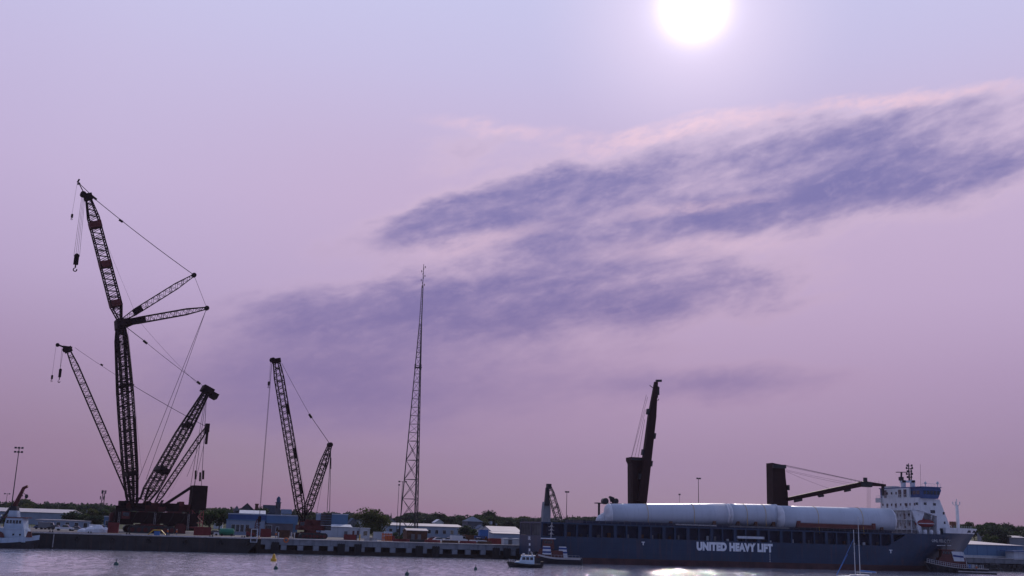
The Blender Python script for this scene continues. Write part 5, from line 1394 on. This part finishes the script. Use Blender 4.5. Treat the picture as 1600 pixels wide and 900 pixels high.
MB().prism([T(7.2, 2.6, 3.1), T(8.8, 2.3, 3.1), T(8.4, 2.3, 4.7), T(7.6, 2.6, 4.7)], s*.3).build('bow_fender_stack', MAROON, tg)
# --- tug pushing at the stern
p = Vector((gx(868, -33.2, 0), -33.2, 0)); T, d, s = frame(p, 172)
tg = thing('tugboat', 'dark tugboat with blue and white striped funnels pushing at the ship stern', 'tugboat', p)
L = 15.5
boat_hull(T, L, 6.0, lambda u: 1.7+1.5*max(0, (u-.45)/.55)**1.6, bowp=2.4).build('hull', TUGHULL, tg)
def tub(T, L, B, zf, name, material, parent, u0=.02, u1=.97, h=.35, off=.06):
    n = 18
    for sg in (-1, 1):
        m = MB()
        for i in range(n):
            a, b_ = u0+(u1-u0)*i/n, u0+(u1-u0)*(i+1)/n
            def e(u, dz, k):
                hb = (B/2+k)*(1-max(0, (u-.55)/.45)**2.4)+.02; return T(u*L-L/2, sg*hb, zf(u)+dz)
            m.add([e(a, -h, off), e(b_, -h, off), e(b_, h*.4, off), e(a, h*.4, off), e(a, -h, -.12), e(b_, -h, -.12), e(b_, h*.4, -.12), e(a, h*.4, -.12)], [(0,1,2,3),(7,6,5,4),(3,2,6,7),(0,4,5,1)])
        m.build(name, material, parent)
tub(T, L, 6.0, lambda u: 1.7+1.5*max(0, (u-.45)/.55)**1.6, 'rubbing_band', W_CREAM, tg)
hs = lbox(lbox(MB(), T, -2.5, 5.6, -2.2, 2.2, 1.6, 3.7, .3, .9), T, 1.5, 4.6, -1.9, 1.9, 3.7, 4.1).build('deckhouse', MAROON, tg)
wh = lbox(MB(), T, .6, 4.0, -1.7, 1.7, 4.0, 6.9, .2, .4).build('wheelhouse', MAROON, tg)
window_row(T, wh, .9, 3.5, 4, -1.7, 5.6, 6.5, -1)
lbox(MB(), T, .2, 4.3, -2.0, 2.0, 6.9, 7.15).build('wheelhouse_roof', WHITE, tg)
for l, b_ in ((-3.6, -1.7), (1.0, -2.3)):
    f = MB()
    lbox(f, T, l, l+2.6, b_-.4, b_+.6, 1.8 if l < 0 else 2.6, 4.9, .5, .1); fo = f.build('funnel', WHITE, tg)
    for z0 in (3.0, 4.1): lbox(MB(), T, l+.15, l+2.55, b_-.44, b_-.403, z0, z0+.5).build('stripe', NAVY, fo)
m = MB().tube(T(1.5, 0, 7.1), T(1.3, 0, 11.6), .14, 5)
for z in (8.3, 9.4, 10.4): m.beam(T(1.4, -1.1, z), T(1.4, 1.1, z), .12, .12); m.cbox(T(1.4, -1.0, z+.2), .4, .4, .4); m.cbox(T(1.4, 1.0, z+.2), .4, .4, .4); m.beam(T(.6, 0, z), T(2.3, 0, z), .12, .12)
m.build('signal_mast', LINE, tg)
m = MB()
for l in range(-7, 4): m.tube(T(l, -2.7, 1.7), T(l, -2.7, 2.5), .04, 4)
m.tube(T(-7, -2.7, 2.5), T(3, -2.7, 2.5), .04, 4).build('rail', LINE, tg)
m = MB()
for k in range(9): m.lathe(T(L/2-1.0-.25*abs(k-4), (k-4)*.5, 2.4), [(.4, 0), (.45, .4), (.3, .8)], 8)
m.build('bow_fender', BLACK, tg)
# --- tug at the bow
p = Vector((gx(1493, -29, 0), -29, 0)); T, d, s = frame(p, 172)
tg = thing('tugboat', 'dark tugboat with long white railing under the ship bow', 'tugboat', p)
L = 19.5
sf = lambda u: 1.5+1.7*max(0, (u-.35)/.65)**1.7
boat_hull(T, L, 6.4, sf, bowp=2.4).build('hull', TUGHULL, tg)
tub(T, L, 6.4, sf, 'rubbing_band', W_CREAM, tg, h=.16, off=.08)
m = MB(); n = 26
for i in range(n+1):
    u = .1+.85*i/n; hb = 3.1*(1-max(0, (u-.55)/.45)**2.4); a = T(u*L-L/2, -hb, sf(u)); m.tube(a, a+Z*1.15, .06, 4)
    if i:
        for dz in (.6, 1.15): m.tube(prev+Z*dz, a+Z*dz, .045, 4)
    prev = a
m.build('railing', WHITE, tg)
hs = lbox(MB(), T, -3, 6.0, -2.2, 2.2, 1.5, 4.6, .3, .8).build('deckhouse', MAROON, tg)
wh = lbox(MB(), T, 0.8, 4.6, -1.8, 1.8, 4.6, 7.0, .2, .4).build('wheelhouse', MAROON, tg); window_row(T, wh, 1.1, 4.2, 4, -1.8, 5.7, 6.6, -1)
lbox(MB(), T, .4, 4.9, -2.1, 2.1, 7.0, 7.2).build('wheelhouse_roof', MAROON, tg)
fo = lbox(MB(), T, -2.4, .8, -2.3, -1.2, 3.6, 6.6, .5, -.6).build('funnel', WHITE, tg)
m = MB(); m.add([T(-2.2, -2.34, 4.7), T(1.0, -2.34, 5.0), T(1.1, -2.34, 5.6), T(-2.1, -2.34, 5.3), T(-2.2, -2.30, 4.7), T(1.0, -2.30, 5.0), T(1.1, -2.30, 5.6), T(-2.1, -2.30, 5.3)], [(0,3,2,1),(4,5,6,7),(0,1,5,4),(1,2,6,5),(2,3,7,6),(3,0,4,7)]); m.build('stripe', NAVY, fo)
MB().tube(T(-3.4, -1.6, 2.0), T(-2.3, -1.6, 6.4), .12, 5).build('stay_post', WHITE, tg)
m = MB().tube(T(2.4, 0, 7.2), T(2.3, 0, 11), .12, 5)
for z in (8.4, 9.6): m.beam(T(2.4, -1, z), T(2.4, 1, z), .1, .1)
m.build('signal_mast', STEEL, tg)
for l, c in ((-4.4, BLUE), (-5.4, LINE), (-6.2, STEEL)): lbox(MB(), T, l, l+.8, -1.9, -.9, 1.5, 2.7).build('deck_gear', c, tg)
for l in (-6, -4, -2, 0, 3): MB().lathe(T(l, -3.25, .5), [(.25, 0), (.5, .2), (.5, .6), (.25, .8)], 10).build('tyre_fender', BLACK, tg)
# dark work float next to it
p = Vector((gx(1520, -35, 0), -35, 0)); T, d, s = frame(p, 172)
fl = thing('work_float', 'low dark floating platform alongside the bow tugboat', 'float', p)
lbox(MB(), T, -7, 5, -1.4, 1.4, -.4, .75, .2, .4).build('deck', TUGHULL, fl); lbox(MB(), T, -6.9, 4.8, -1.5, -1.4, .45, .72).build('rubbing_band', W_CREAM, fl)
# --- pilot boat
p = wz(819, 886.5); T, d, s = frame(p, 180)
pb = thing('patrol_boat', 'small boat with light blue cabin and black collar crossing before the quay', 'boat', p)
L = 9.2; sf = lambda u: .75+.55*max(0, (u-.3)/.7)**1.5
boat_hull(T, L, 3.0, sf, -.4, bowp=2.0).build('hull', TUGHULL, pb)
tub(T, L, 3.1, sf, 'collar', BLACK, pb, h=.3, off=.2)
PBL = mat('pale blue cabin paint', (0.58, 0.72, 0.82), .45, 0, .1)
cb_ = lbox(MB(), T, -2.6, 1.6, -1.1, 1.1, .8, 2.9, .1, .9).build('cabin', PBL, pb)
for l in (-2.2, -1.2, -.2): lbox(MB(), T, l, l+.75, -1.15, -1.095, 1.9, 2.6).build('window', GLASS, cb_)
lbox(MB(), T, -2.8, .9, -1.25, 1.25, 2.9, 3.05).build('roof', WHITE, pb)
lbox(MB(), T, 1.2, 2.8, -1.0, 1.0, .8, 1.5, 0, .7).build('trunk_cabin', PBL, pb)
m = MB().tube(T(-1.0, 0, 3.0), T(-1.2, 0, 4.4), .06, 4).beam(T(-1.1, -.6, 3.8), T(-1.1, .6, 3.8), .1, .08).cbox(T(.2, 0, 3.3), .5, .9, .3).cbox(T(-2, -.5, 3.25), .3, .3, .4); m.build('mast', WHITE2, pb)
lbox(MB(), T, -4.9, -4.2, -.9, .9, .3, 1.6).build('outboard_engine', BLACK, pb)
m = MB(); 
for l in (2.6, 3.2, 3.8): m.tube(T(l, -.7, 1.2), T(l, -.7, 1.9), .03, 4)
m.tube(T(2.6, -.7, 1.9), T(4.2, -.4, 1.95), .03, 4).build('bow_rail', WHITE2, pb)
# --- sailing boats at the bottom edge
def sailboat(label, px, pyt, Yw, heading, cover, furl):
    p = wz(px, Yw); T, d, s = frame(p, heading)
    sb = thing('sailboat', label, 'sailboat', p)
    boat_hull(T, 10, 3.1, lambda u: 1.0+.25*u, -.5, bowp=1.8).build('hull', WHITE, sb)
    lbox(MB(), T, -1.5, 2.4, -.9, .9, 1.0, 1.55, .2, .7).build('cabin_top', WHITE2, sb)
    dd = ray(px, pyt); t_ = (p-CAM).length/ Vector((dd.x, dd.y, 0)).length*(Vector((p.x-CAM.x, p.y-CAM.y, 0)).length/(p-CAM).length)
    h = (CAM + dd*t_).z
    MB().tube(T(.6, 0, 1.2), T(.6, 0, h), .10, 6, .07).beam(T(.6, -.9, h*.55), T(.6, .9, h*.55), .06, .06).build('mast', WHITE2, sb)
    MB().tube(T(.6, 0, 2.2), T(-3.2, 0, 2.1), .07, 5).build('boom', WHITE2, sb)
    if cover: MB().tube(T(.5, 0, 2.4), T(-3.0, 0, 2.25), .24, 8, .16).build('sail_cover', BLUE, sb)
    if furl: MB().tube(T(4.9, 0, 1.3), T(.65, 0, h*.82), .06, 5).tube(T(4.8, 0, 1.5), T(2.2, 0, h*.52), .13, 6, .06).build('furled_jib', BLUE, sb)
    for b_ in (-1.4, 1.4): MB().rope(T(.6, b_, 1.1), T(.6, 0, h*.97), .018).build('shroud', ROPE, sb)
    MB().rope(T(-4.9, 0, 1.1), T(.6, 0, h), .018).build('backstay', ROPE, sb)
    return sb
sailboat('sailing boat with taller mast and blue sail cover at bottom edge', 1348.5, 807, 908.5, 150, True, False)
sailboat('sailing boat with shorter pale mast and blue furled jib at bottom edge', 1341, 828, 909, 172, False, True)

# ------------------------------------------------------------------ buoys
def buoy(px, py, h, r, material, label, kind):
    p = wz(px, py)
    t_ = thing('buoy', label, 'buoy', p, 'buoys')
    if kind == 'big':
        MB().lathe(p-Z*.4, [(r*.8, 0), (r, .4), (r, .9), (r*.75, 1.1)], 16).build('float', material, t_)
        MB().lathe(p+Z*.7, [(r*.62, 0), (r*.5, h*.55), (r*.42, h*.6), (r*.40, h*.85), (r*.15, h*.95)], 12).build('tower', material, t_)
        MB().tube(p+Z*(h*.95), p+Z*(h*1.35), .1, 6).build('lantern', STEEL, t_)
    else:
        MB().lathe(p-Z*.3, [(r*.3, 0), (r*.9, .2), (r, .5), (r*.8, .8), (r*.3, 1.0)], 12).build('float', material, t_)
        MB().tube(p+Z*.6, p+Z*1.2, .07, 5).build('lifting_eye', STEEL, t_)
YB_ = mat('yellow buoy paint', (0.60, 0.33, 0.02), .5, 0, .15)
GB = mat('dark green buoy', (0.03, 0.08, 0.075), .6, 0, .2)
buoy(427.5, 876.5, 1.05, .7, YB_, 'yellow navigation buoy floating before the concrete quay', 'big')
buoy(181.5, 883, .5, .5, GB, 'small dark mooring buoy on the left water', 's')
buoy(431, 889.5, .5, .45, GB, 'small dark mooring buoy below the yellow buoy', 's')
buoy(636, 899, .5, .45, GB, 'small dark mooring buoy at the bottom edge below the mast tower', 's')
buoy(743, 890.5, .5, .4, GB, 'small dark mooring buoy left of the light blue boat', 's')

# ------------------------------------------------------------------ yard: vehicles, containers, barriers
def car(px, py, Y, label, body, kind='car', heading=0, sc=1.0):
    x = gx(px, Y, 4.9); z = land_z(x, Y)
    c = thing('parked_car' if kind == 'car' else 'parked_truck', label, 'car' if kind == 'car' else 'truck', (x, Y, z), 'vehicles parked on the yard')
    q = Vector((x, Y, z)); ca_, sa = cos(radians(heading)), sin(radians(heading))
    def T(l, b_, zz): return q + Vector((l*ca_-b_*sa, l*sa+b_*ca_, zz))*sc
    L_, W2 = (4.5, .9) if kind == 'car' else (5.8, 1.0)
    def ext(pts, w0, w1, taper=0):
        m = MB(); n = len(pts); vs = [T(l, -w0+ (taper if zz > 1.1 else 0), zz) for l, zz in pts] + [T(l, w0-(taper if zz > 1.1 else 0), zz) for l, zz in pts]
        return m.add(vs, [tuple(range(n)), tuple(reversed(range(n, 2*n)))] + [(k, n+k, n+(k+1) % n, (k+1) % n) for k in range(n)])
    if kind == 'car': pts = [(-2.25, .35), (2.25, .35), (2.2, .75), (1.1, .95), (-1.9, 1.0), (-2.25, .9)]; cab = [(-1.9, .98), (.95, .94), (.35, 1.45), (-1.4, 1.48)]
    elif kind == 'pickup': pts = [(-2.8, .5), (2.8, .5), (2.75, 1.0), (1.6, 1.15), (-2.8, 1.15)]; cab = [(-.7, 1.13), (1.5, 1.13), (.9, 1.85), (-.6, 1.85)]
    else: pts = [(-2.8, .5), (2.8, .5), (2.75, 1.1), (2.1, 1.3), (1.7, 2.3), (-2.8, 2.4)]; cab = [(1.0, 1.5), (2.05, 1.33), (1.68, 2.2), (1.0, 2.2)]
    bd = ext(pts, W2, W2).build('body', body, c)
    ext(cab, W2-.08 if kind != 'van' else W2+.02, 0, .1 if kind != 'van' else 0).build('cabin', GLASS, c)
    if kind != 'van': ext([(cab[3][0]+.1, cab[3][1]), (cab[2][0]-.05, cab[2][1]), (cab[2][0]-.1, cab[2][1]+.06), (cab[3][0]+.2, cab[3][1]+.06)], W2-.16, 0).build('roof', body, c)
    for l in (-L_*.31, L_*.31):
        for b_ in (-W2+.08, W2-.08):
            w = MB().lathe(T(l, b_-.12, .34), [(.34, 0), (.34, .24)], 12, (Vector((ca_, sa, 0)), Z, Vector((-sa, ca_, 0)))).build('wheel', BLACK, c)
    for b_ in (-.6, .6): MB().cbox(T(L_/2-.02, b_, .72), .12, .35, .16).build('headlight', W_PALE, c)
    return c
CW = mat('white car paint', (0.72, 0.73, 0.75), .25, 0, .03); CR_ = mat('red car paint', (0.32, .03, .03), .3, 0, .05); CB = mat('blue car paint', (.04, .09, .22), .3, 0, .05); CG = mat('grey car paint', (.20, .21, .23), .3, .2, .05); CK = mat('dark car paint', (.03, .03, .035), .3, 0, .05)
for px, Y, lab, bd, kd, hd in (
    (64, 60, 'dark blue car parked beside the bow of the left tug', CB, 'car', 4), (74, 58, 'grey van parked before the low shed, left end', CG, 'van', 0), (84, 56, 'dark car parked before the low shed', CK, 'car', 180),
    (101, 40, 'white pickup truck parked before the low shed', CW, 'pickup', 0), (121, 42, 'grey car right of the white pickup truck', CG, 'car', 0),
    (138, 30, 'white car left of the white tent heap', CW, 'car', 175), (153, 28, 'white van just left of the red container', CW, 'van', 10),
    (345, 30, 'white car right of the big crane counterweight', CW, 'car', 0), (338, 36, 'dark car right of the big crane counterweight', CK, 'car', 0),
    (687, 22, 'white sedan parked on the yard, leftmost of the white pair', CW, 'car', 6), (699, 23, 'white sedan parked on the yard, right of the pair', CW, 'car', 170), (717, 12, 'white van nearest the quay edge before the red containers', CW, 'van', 8),
    (679, 30, 'dark red car behind the white sedans', CR_, 'car', 0), (706, 33, 'dark blue car behind the white sedans', CB, 'car', 0), (747, 10, 'white pickup truck between red containers near the stern', CW, 'pickup', 0), (752, 26, 'dark blue van behind the red containers', CB, 'van', 0), (792, 20, 'dark car behind the gate cabin', CK, 'car', 0)):
    car(px, 0, Y, lab, bd, kd, hd)
def container(px0, px1, Y, h, material, label, depth=2.4, z0=None, cat='container', name='container'):
    x0, x1 = gx(px0, Y, 5), gx(px1, Y, 5); z = land_z(x0, Y) if z0 is None else z0
    c = thing(name, label, cat, ((x0+x1)/2, Y+depth/2, z), 'containers on the yard')
    m = MB().box(x0, x1, Y, Y+depth, z+.12, z+h)
    bd = m.build('body', material, c)
    m = MB(); k = max(3, int((x1-x0)/.6))
    for i in range(k): x = x0+.15+(x1-x0-.3)*i/(k-1); m.box(x-.1, x+.1, Y-.06, Y-.002, z+.3, z+h-.2)
    m.build('corrugation', material, c, kind='stuff')
    m = MB()
    for x in (x0, x1): m.box(x-.09, x+.09, Y-.08, Y+.1, z, z+h+.03)
    m.box(x0+.1, x1-.1, Y-.08, Y+.1, z+h-.12, z+h+.03).box(x0+.1, x1-.1, Y-.08, Y+.1, z+.0, z+.2); m.build('corner_frame', material, c)
    return c
container(168.5, 184, 20, 3.2, RED, 'red container left of the biggest crane')
container(303, 316, 18, 2.3, RED, 'red container under the hanging counterweight')
container(316.5, 329, 24, 2.6, RED, 'brighter red container right of the hanging counterweight')
container(407, 423, 24, 2.6, RED, 'red container before the blue workshop')
container(385, 400, 26, 2.6, RUSTY, 'rusty container left of the single crane')
container(434, 452, 20, 2.4, RUSTY, 'rusty container with a white panel beside the single crane')
container(538, 556, 14, 1.7, RED, 'low red skip on the quay right of the single crane')
container(584, 600, 34, 2.6, WHITE2, 'white container left of the light blue container')
container(600.5, 612, 32, 2.8, PBL, 'light blue container behind the orange barriers')
container(602, 616, 20, 1.6, RED, 'dark red low skip behind the orange barriers')
container(724, 740, 14, 2.6, RUSTY, 'brown container behind the white van')
container(765, 788, 12, 1.8, RED, 'long dark red container left of the gate cabin')
container(743, 764, 18, 1.5, RUSTY, 'low rusty container behind the white pickup truck')
container(749, 762, 30, 4.4, BLUE, 'big blue container behind the rusty containers')
# red pipe stack along the quay edge
pr_ = None
for j, (a, b_) in enumerate(((664, 690), (691, 718), (719, 746), (747, 770))):
    m = MB(); x0, x1 = gx(a, 1.2, 4.6), gx(b_, 1.2, 4.6)
    for k in range(3): m.tube((x0, 1.4+k*.5, 4.62), (x1-.3, 1.4+k*.5, 4.62), .22, 8)
    for k in range(2): m.tube((x0+.1, 1.65+k*.5, 5.02), (x1-.4, 1.65+k*.5, 5.02), .22, 8)
    single(m, 'pipe_stack', RUSTY if j % 2 else RED, 'stack of %s pipes on the quay edge, %s' % ('brown' if j % 2 else 'red', ('nearest the rusty shed', 'below the white sedans', 'below the white van', 'nearest the gate cabin')[j]), 'pipes', 'pipe stacks on the quay edge')
# orange barriers / fence
for k in range(7):
    x = gx(597+k*2.4, 6, 5)
    m = MB().box(x-.12, x+.12, 5.9, 6.1, 4.3, 6.9)
    if k < 6: m.box(x+.12, x+.75, 5.95, 6.05, 6.3, 6.6).box(x+.12, x+.75, 5.95, 6.05, 5.2, 5.5)
    single(m, 'barrier_post', ORANGE, 'tall orange barrier panel on the quay, one of a row left of the mast tower', 'barrier', 'orange barrier panels')
for px, lab, mt in ((620, 'dark red barrier block left of the mast tower foot', RED), (629, 'red barrier block by the mast tower foot', RED), (634, 'red barrier block right of the mast tower foot', RED), (583, 'pale barrier block left of the orange panels', LINE), (575, 'pale barrier block further left of the orange panels', LINE), (646, 'black barrier block below the rusty shed', STEEL), (657, 'black barrier block right below the rusty shed', STEEL)):
    x = gx(px, 4, 4.8); m = MB()
    m.prism([(x-1.2, 3.7, 4.3), (x-1.2, 4.3, 4.3), (x-1.2, 4.12, 4.6), (x-1.2, 4.08, 5.2), (x-1.2, 3.92, 5.2), (x-1.2, 3.88, 4.6)], (2.4, 0, 0)); single(m, 'barrier_block', mt, lab, 'barrier')
for px, lab, mt in ((435, 'pale post on the quay edge, leftmost of three', LINE), (455, 'pale post on the quay edge by the single crane', LINE), (562, 'yellow post on the quay right of the low red skip', YELLOW), (557, 'black post at the right end of the low red skip', STEEL), (460, 'pale post on the quay edge, right of the single crane boom foot', LINE)):
    x = gx(px, .8, 5); single(MB().lathe((x, .8, 4.3), [(.3, 0), (.18, .1), (.16, 1.7), (.22, 1.8), (.1, 1.95)], 8), 'mooring_post', mt, lab, 'post')
# gangway frame between barge and quay
x = gx(397, -5, 5); m = MB()
for dx in (-.9, .9): m.tube((x+dx, -6.6, 3.2), (x+dx, -6.6, 7.0), .1, 5)
for z in (3.3, 4.6, 7.0): m.tube((x-.9, -6.6, z), (x+.9, -6.6, z), .09, 5)
single(m, 'ladder_frame', W_PALE, 'white ladder frame at the right end of the barge', 'ladder')
# yellow access ramp with blue panel on the barge
x = gx(246, -4, 5); t_ = thing('access_ramp', 'yellow access ramp with blue panel at the barge edge', 'ramp', (x, -4, 4.45))
for y in (-4.6, -3.4): MB().path([(x-2.6, y, 4.5), (x-1.2, y, 5.9), (x+1.0, y, 5.9), (x+2.4, y, 4.5)], .12, 5).build('side_rail', YELLOW, t_)
MB().box(x-.9, x+.7, -4.5, -3.5, 4.46, 5.6).build('panel', BLUE, t_)
# white tent heap, green tank, red loader, orange ring, tarps
x = gx(147, 24, 5); m = MB()
for k, (dx, h, r) in enumerate(((-3.2, 1.2, 1.8), (-1, 1.9, 2.2), (1.2, 2.4, 2.2), (3.2, 1.7, 1.6))): m.lathe((x+dx, 24+.3*k, 4.3), [(r, 0), (r*.9, h*.5), (r*.45, h*.85), (.1, h)], 9)
single(m, 'tarpaulin_heap', TARP, 'white tarpaulin heap left of the red container', 'tarpaulin')
x = gx(354, 22, 5); t_ = thing('green_tank', 'green tank trailer right of the big crane', 'tank', (x, 22, 4.3))
MB().lathe((x-2.4, 22, 5.6), [(.4, 0), (1.1, .3), (1.15, 2.4), (1.1, 4.5), (.4, 4.8)], 14, AXX).build('tank', GREEN, t_)
MB().box(x-2.2, x+2.6, 21.4, 22.6, 4.5, 4.75).build('chassis', STEEL, t_)
for dx in (-1.4, 1.6): MB().lathe((x+dx, 21.0, 4.7), [(.4, 0), (.4, .3)], 10, (Vector((1, 0, 0)), Z, Vector((0, 1, 0)))).build('wheel', BLACK, t_)
x = gx(391, 8, 5); t_ = thing('forklift', 'bright red forklift at the right end of the barge', 'forklift', (x, 8, 4.3))
MB().box(x-1.3, x+1.3, 7.4, 8.6, 4.7, 5.7).prism([(x-1.3, 7.4, 5.7), (x-.3, 7.4, 5.7), (x-.5, 7.4, 6.1), (x-1.3, 7.4, 6.1)], (0, 1.2, 0)).build('body', RED, t_)
m = MB()
for dx in (-.6, .8):
    for y in (7.45, 8.55): m.tube((x+dx, y, 5.7), (x+dx, y, 6.9), .05, 4)
m.box(x-.7, x+.9, 7.4, 8.6, 6.9, 7.0).build('overhead_guard', STEEL, t_)
m = MB()
for y in (7.6, 8.4): m.tube((x+1.45, y, 4.5), (x+1.45, y, 7.4), .08, 4); m.box(x+1.5, x+2.6, y-.08, y+.08, 4.5, 4.58)
m.build('mast', STEEL, t_)
for dx in (-.8, .9): MB().lathe((x+dx, 7.3, 4.68), [(.38, 0), (.38, 1.4)], 10, (Vector((1, 0, 0)), Z, Vector((0, 1, 0)))).build('wheel', BLACK, t_)
p = at(447, 844, -1.3); m = MB()  # ring modelled for an unidentified orange spot on the quay face
for a in range(16):
    t0, t1 = 2*pi*a/16, 2*pi*(a+1)/16; m.tube(p+Vector((cos(t0), 0, sin(t0)))*.62, p+Vector((cos(t1), 0, sin(t1)))*.62, .16, 6)
single(m, 'orange_ring', ORANGE, 'orange ring hung on the quay face by the single crane', 'life ring')
# rust-red work crane column in front of the blue workshop
x = gx(401, 30, 6); t_ = thing('derrick_column', 'rust-red lattice column in front of the deep blue building', 'column', (x, 30, 4.3))
ch, lc = lattice((x, 30, 4.3), (x, 30, at(401, 811, 30).z), Vector((1, 0, 0)), [(0, 1.6, 1.6, 0), (.7, 1.2, 1.2, 0), (1, .3, .3, 0)], 8, .12, .07); ch.build('legs', CRANE_RED, t_); lc.build('lacing', CRANE_RED, t_)
# workers
def person_mesh():
    import bmesh
    me = bpy.data.meshes.new('body')
    J = [(0,0,.92),(0,0,1.15),(0,0,1.38),(0,0,1.52),(0,.02,1.66),(.19,0,1.40),(.24,.02,1.14),(.25,.12,.90),(-.19,0,1.40),(-.24,-.02,1.14),(-.25,.06,.90),(.10,0,.88),(.11,.05,.48),(.12,.02,.08),(.12,.16,.04),(-.10,0,.88),(-.11,-.03,.48),(-.12,-.08,.08),(-.12,.06,.04)]
    E = [(0,1),(1,2),(2,3),(3,4),(2,5),(5,6),(6,7),(2,8),(8,9),(9,10),(0,11),(11,12),(12,13),(13,14),(0,15),(15,16),(16,17),(17,18)]
    Rr = [.15,.14,.16,.06,.11,.07,.05,.04,.07,.05,.04,.10,.065,.05,.04,.10,.065,.05,.04]
    me.from_pydata(J, E, [])
    o = bpy.data.objects.new('body', me); COL.objects.link(o)
    sk = o.modifiers.new('skin', 'SKIN'); o.modifiers.new('sub', 'SUBSURF').levels = 1
    for i, r in enumerate(Rr): me.skin_vertices[0].data[i].radius = (r, r)
    me.skin_vertices[0].data[0].use_root = True
    m2 = bpy.data.meshes.new_from_object(o.evaluated_get(bpy.context.evaluated_depsgraph_get()))
    bpy.data.objects.remove(o); m2.materials.clear(); m2.materials.append(HIVIS); m2.materials.append(SKIN); m2.materials.append(CB)
    for f in m2.polygons: f.material_index = 1 if f.center.z > 1.5 or (abs(f.center.x) > .2 and f.center.z < .95) else (2 if f.center.z < .9 else 0); f.use_smooth = True
    return m2
pm = person_mesh()
for px, Y, z, lab in ((262, -3, 4.45, 'person in orange clothing on barge, left of two near the yellow ramp'), (276, -3, 4.45, 'person in orange clothing on barge, right of two near the yellow ramp'), (431, 1.0, 4.43, 'person in orange clothing on the quay before the rusty container'), (1526, -35, .75, 'person in orange clothing on the float at the bow tugboat')):
    x = gx(px, Y, z+.9)
    if px == 1526: x = gx(1526, -35.2, 1.5); Y = -35.2
    t_ = thing('person', lab, 'person', (x, Y, z), 'workers')
    o = bpy.data.objects.new('body', pm); COL.objects.link(o); o.parent = t_; o.rotation_euler = (0, 0, random.uniform(0, 6))
    h = MB(); h.lathe(ORIGIN[t_]+Vector((0, .02, 1.66)), [(.14, 0), (.13, .06), (.08, .13), (.02, .16)], 10); h.build('hard_hat', WHITE, t_)

# ------------------------------------------------------------------ hazy air round the whole scene
hz = MB().box(-2700, 2700, -1700, 2300, -4, 190).build('haze', None, kind='stuff')
hm = bpy.data.materials.new('haze'); hm.use_nodes = True
ht = hm.node_tree; ht.nodes.clear()
pv = ht.nodes.new('ShaderNodeVolumePrincipled'); pv.inputs['Color'].default_value = (0.86, 0.76, 0.88, 1); pv.inputs['Density'].default_value = 0.00006; pv.inputs['Anisotropy'].default_value = 0.0
ho = ht.nodes.new('ShaderNodeOutputMaterial'); ht.links.new(pv.outputs[0], ho.inputs['Volume'])
hz.data.materials.clear(); hz.data.materials.append(hm)
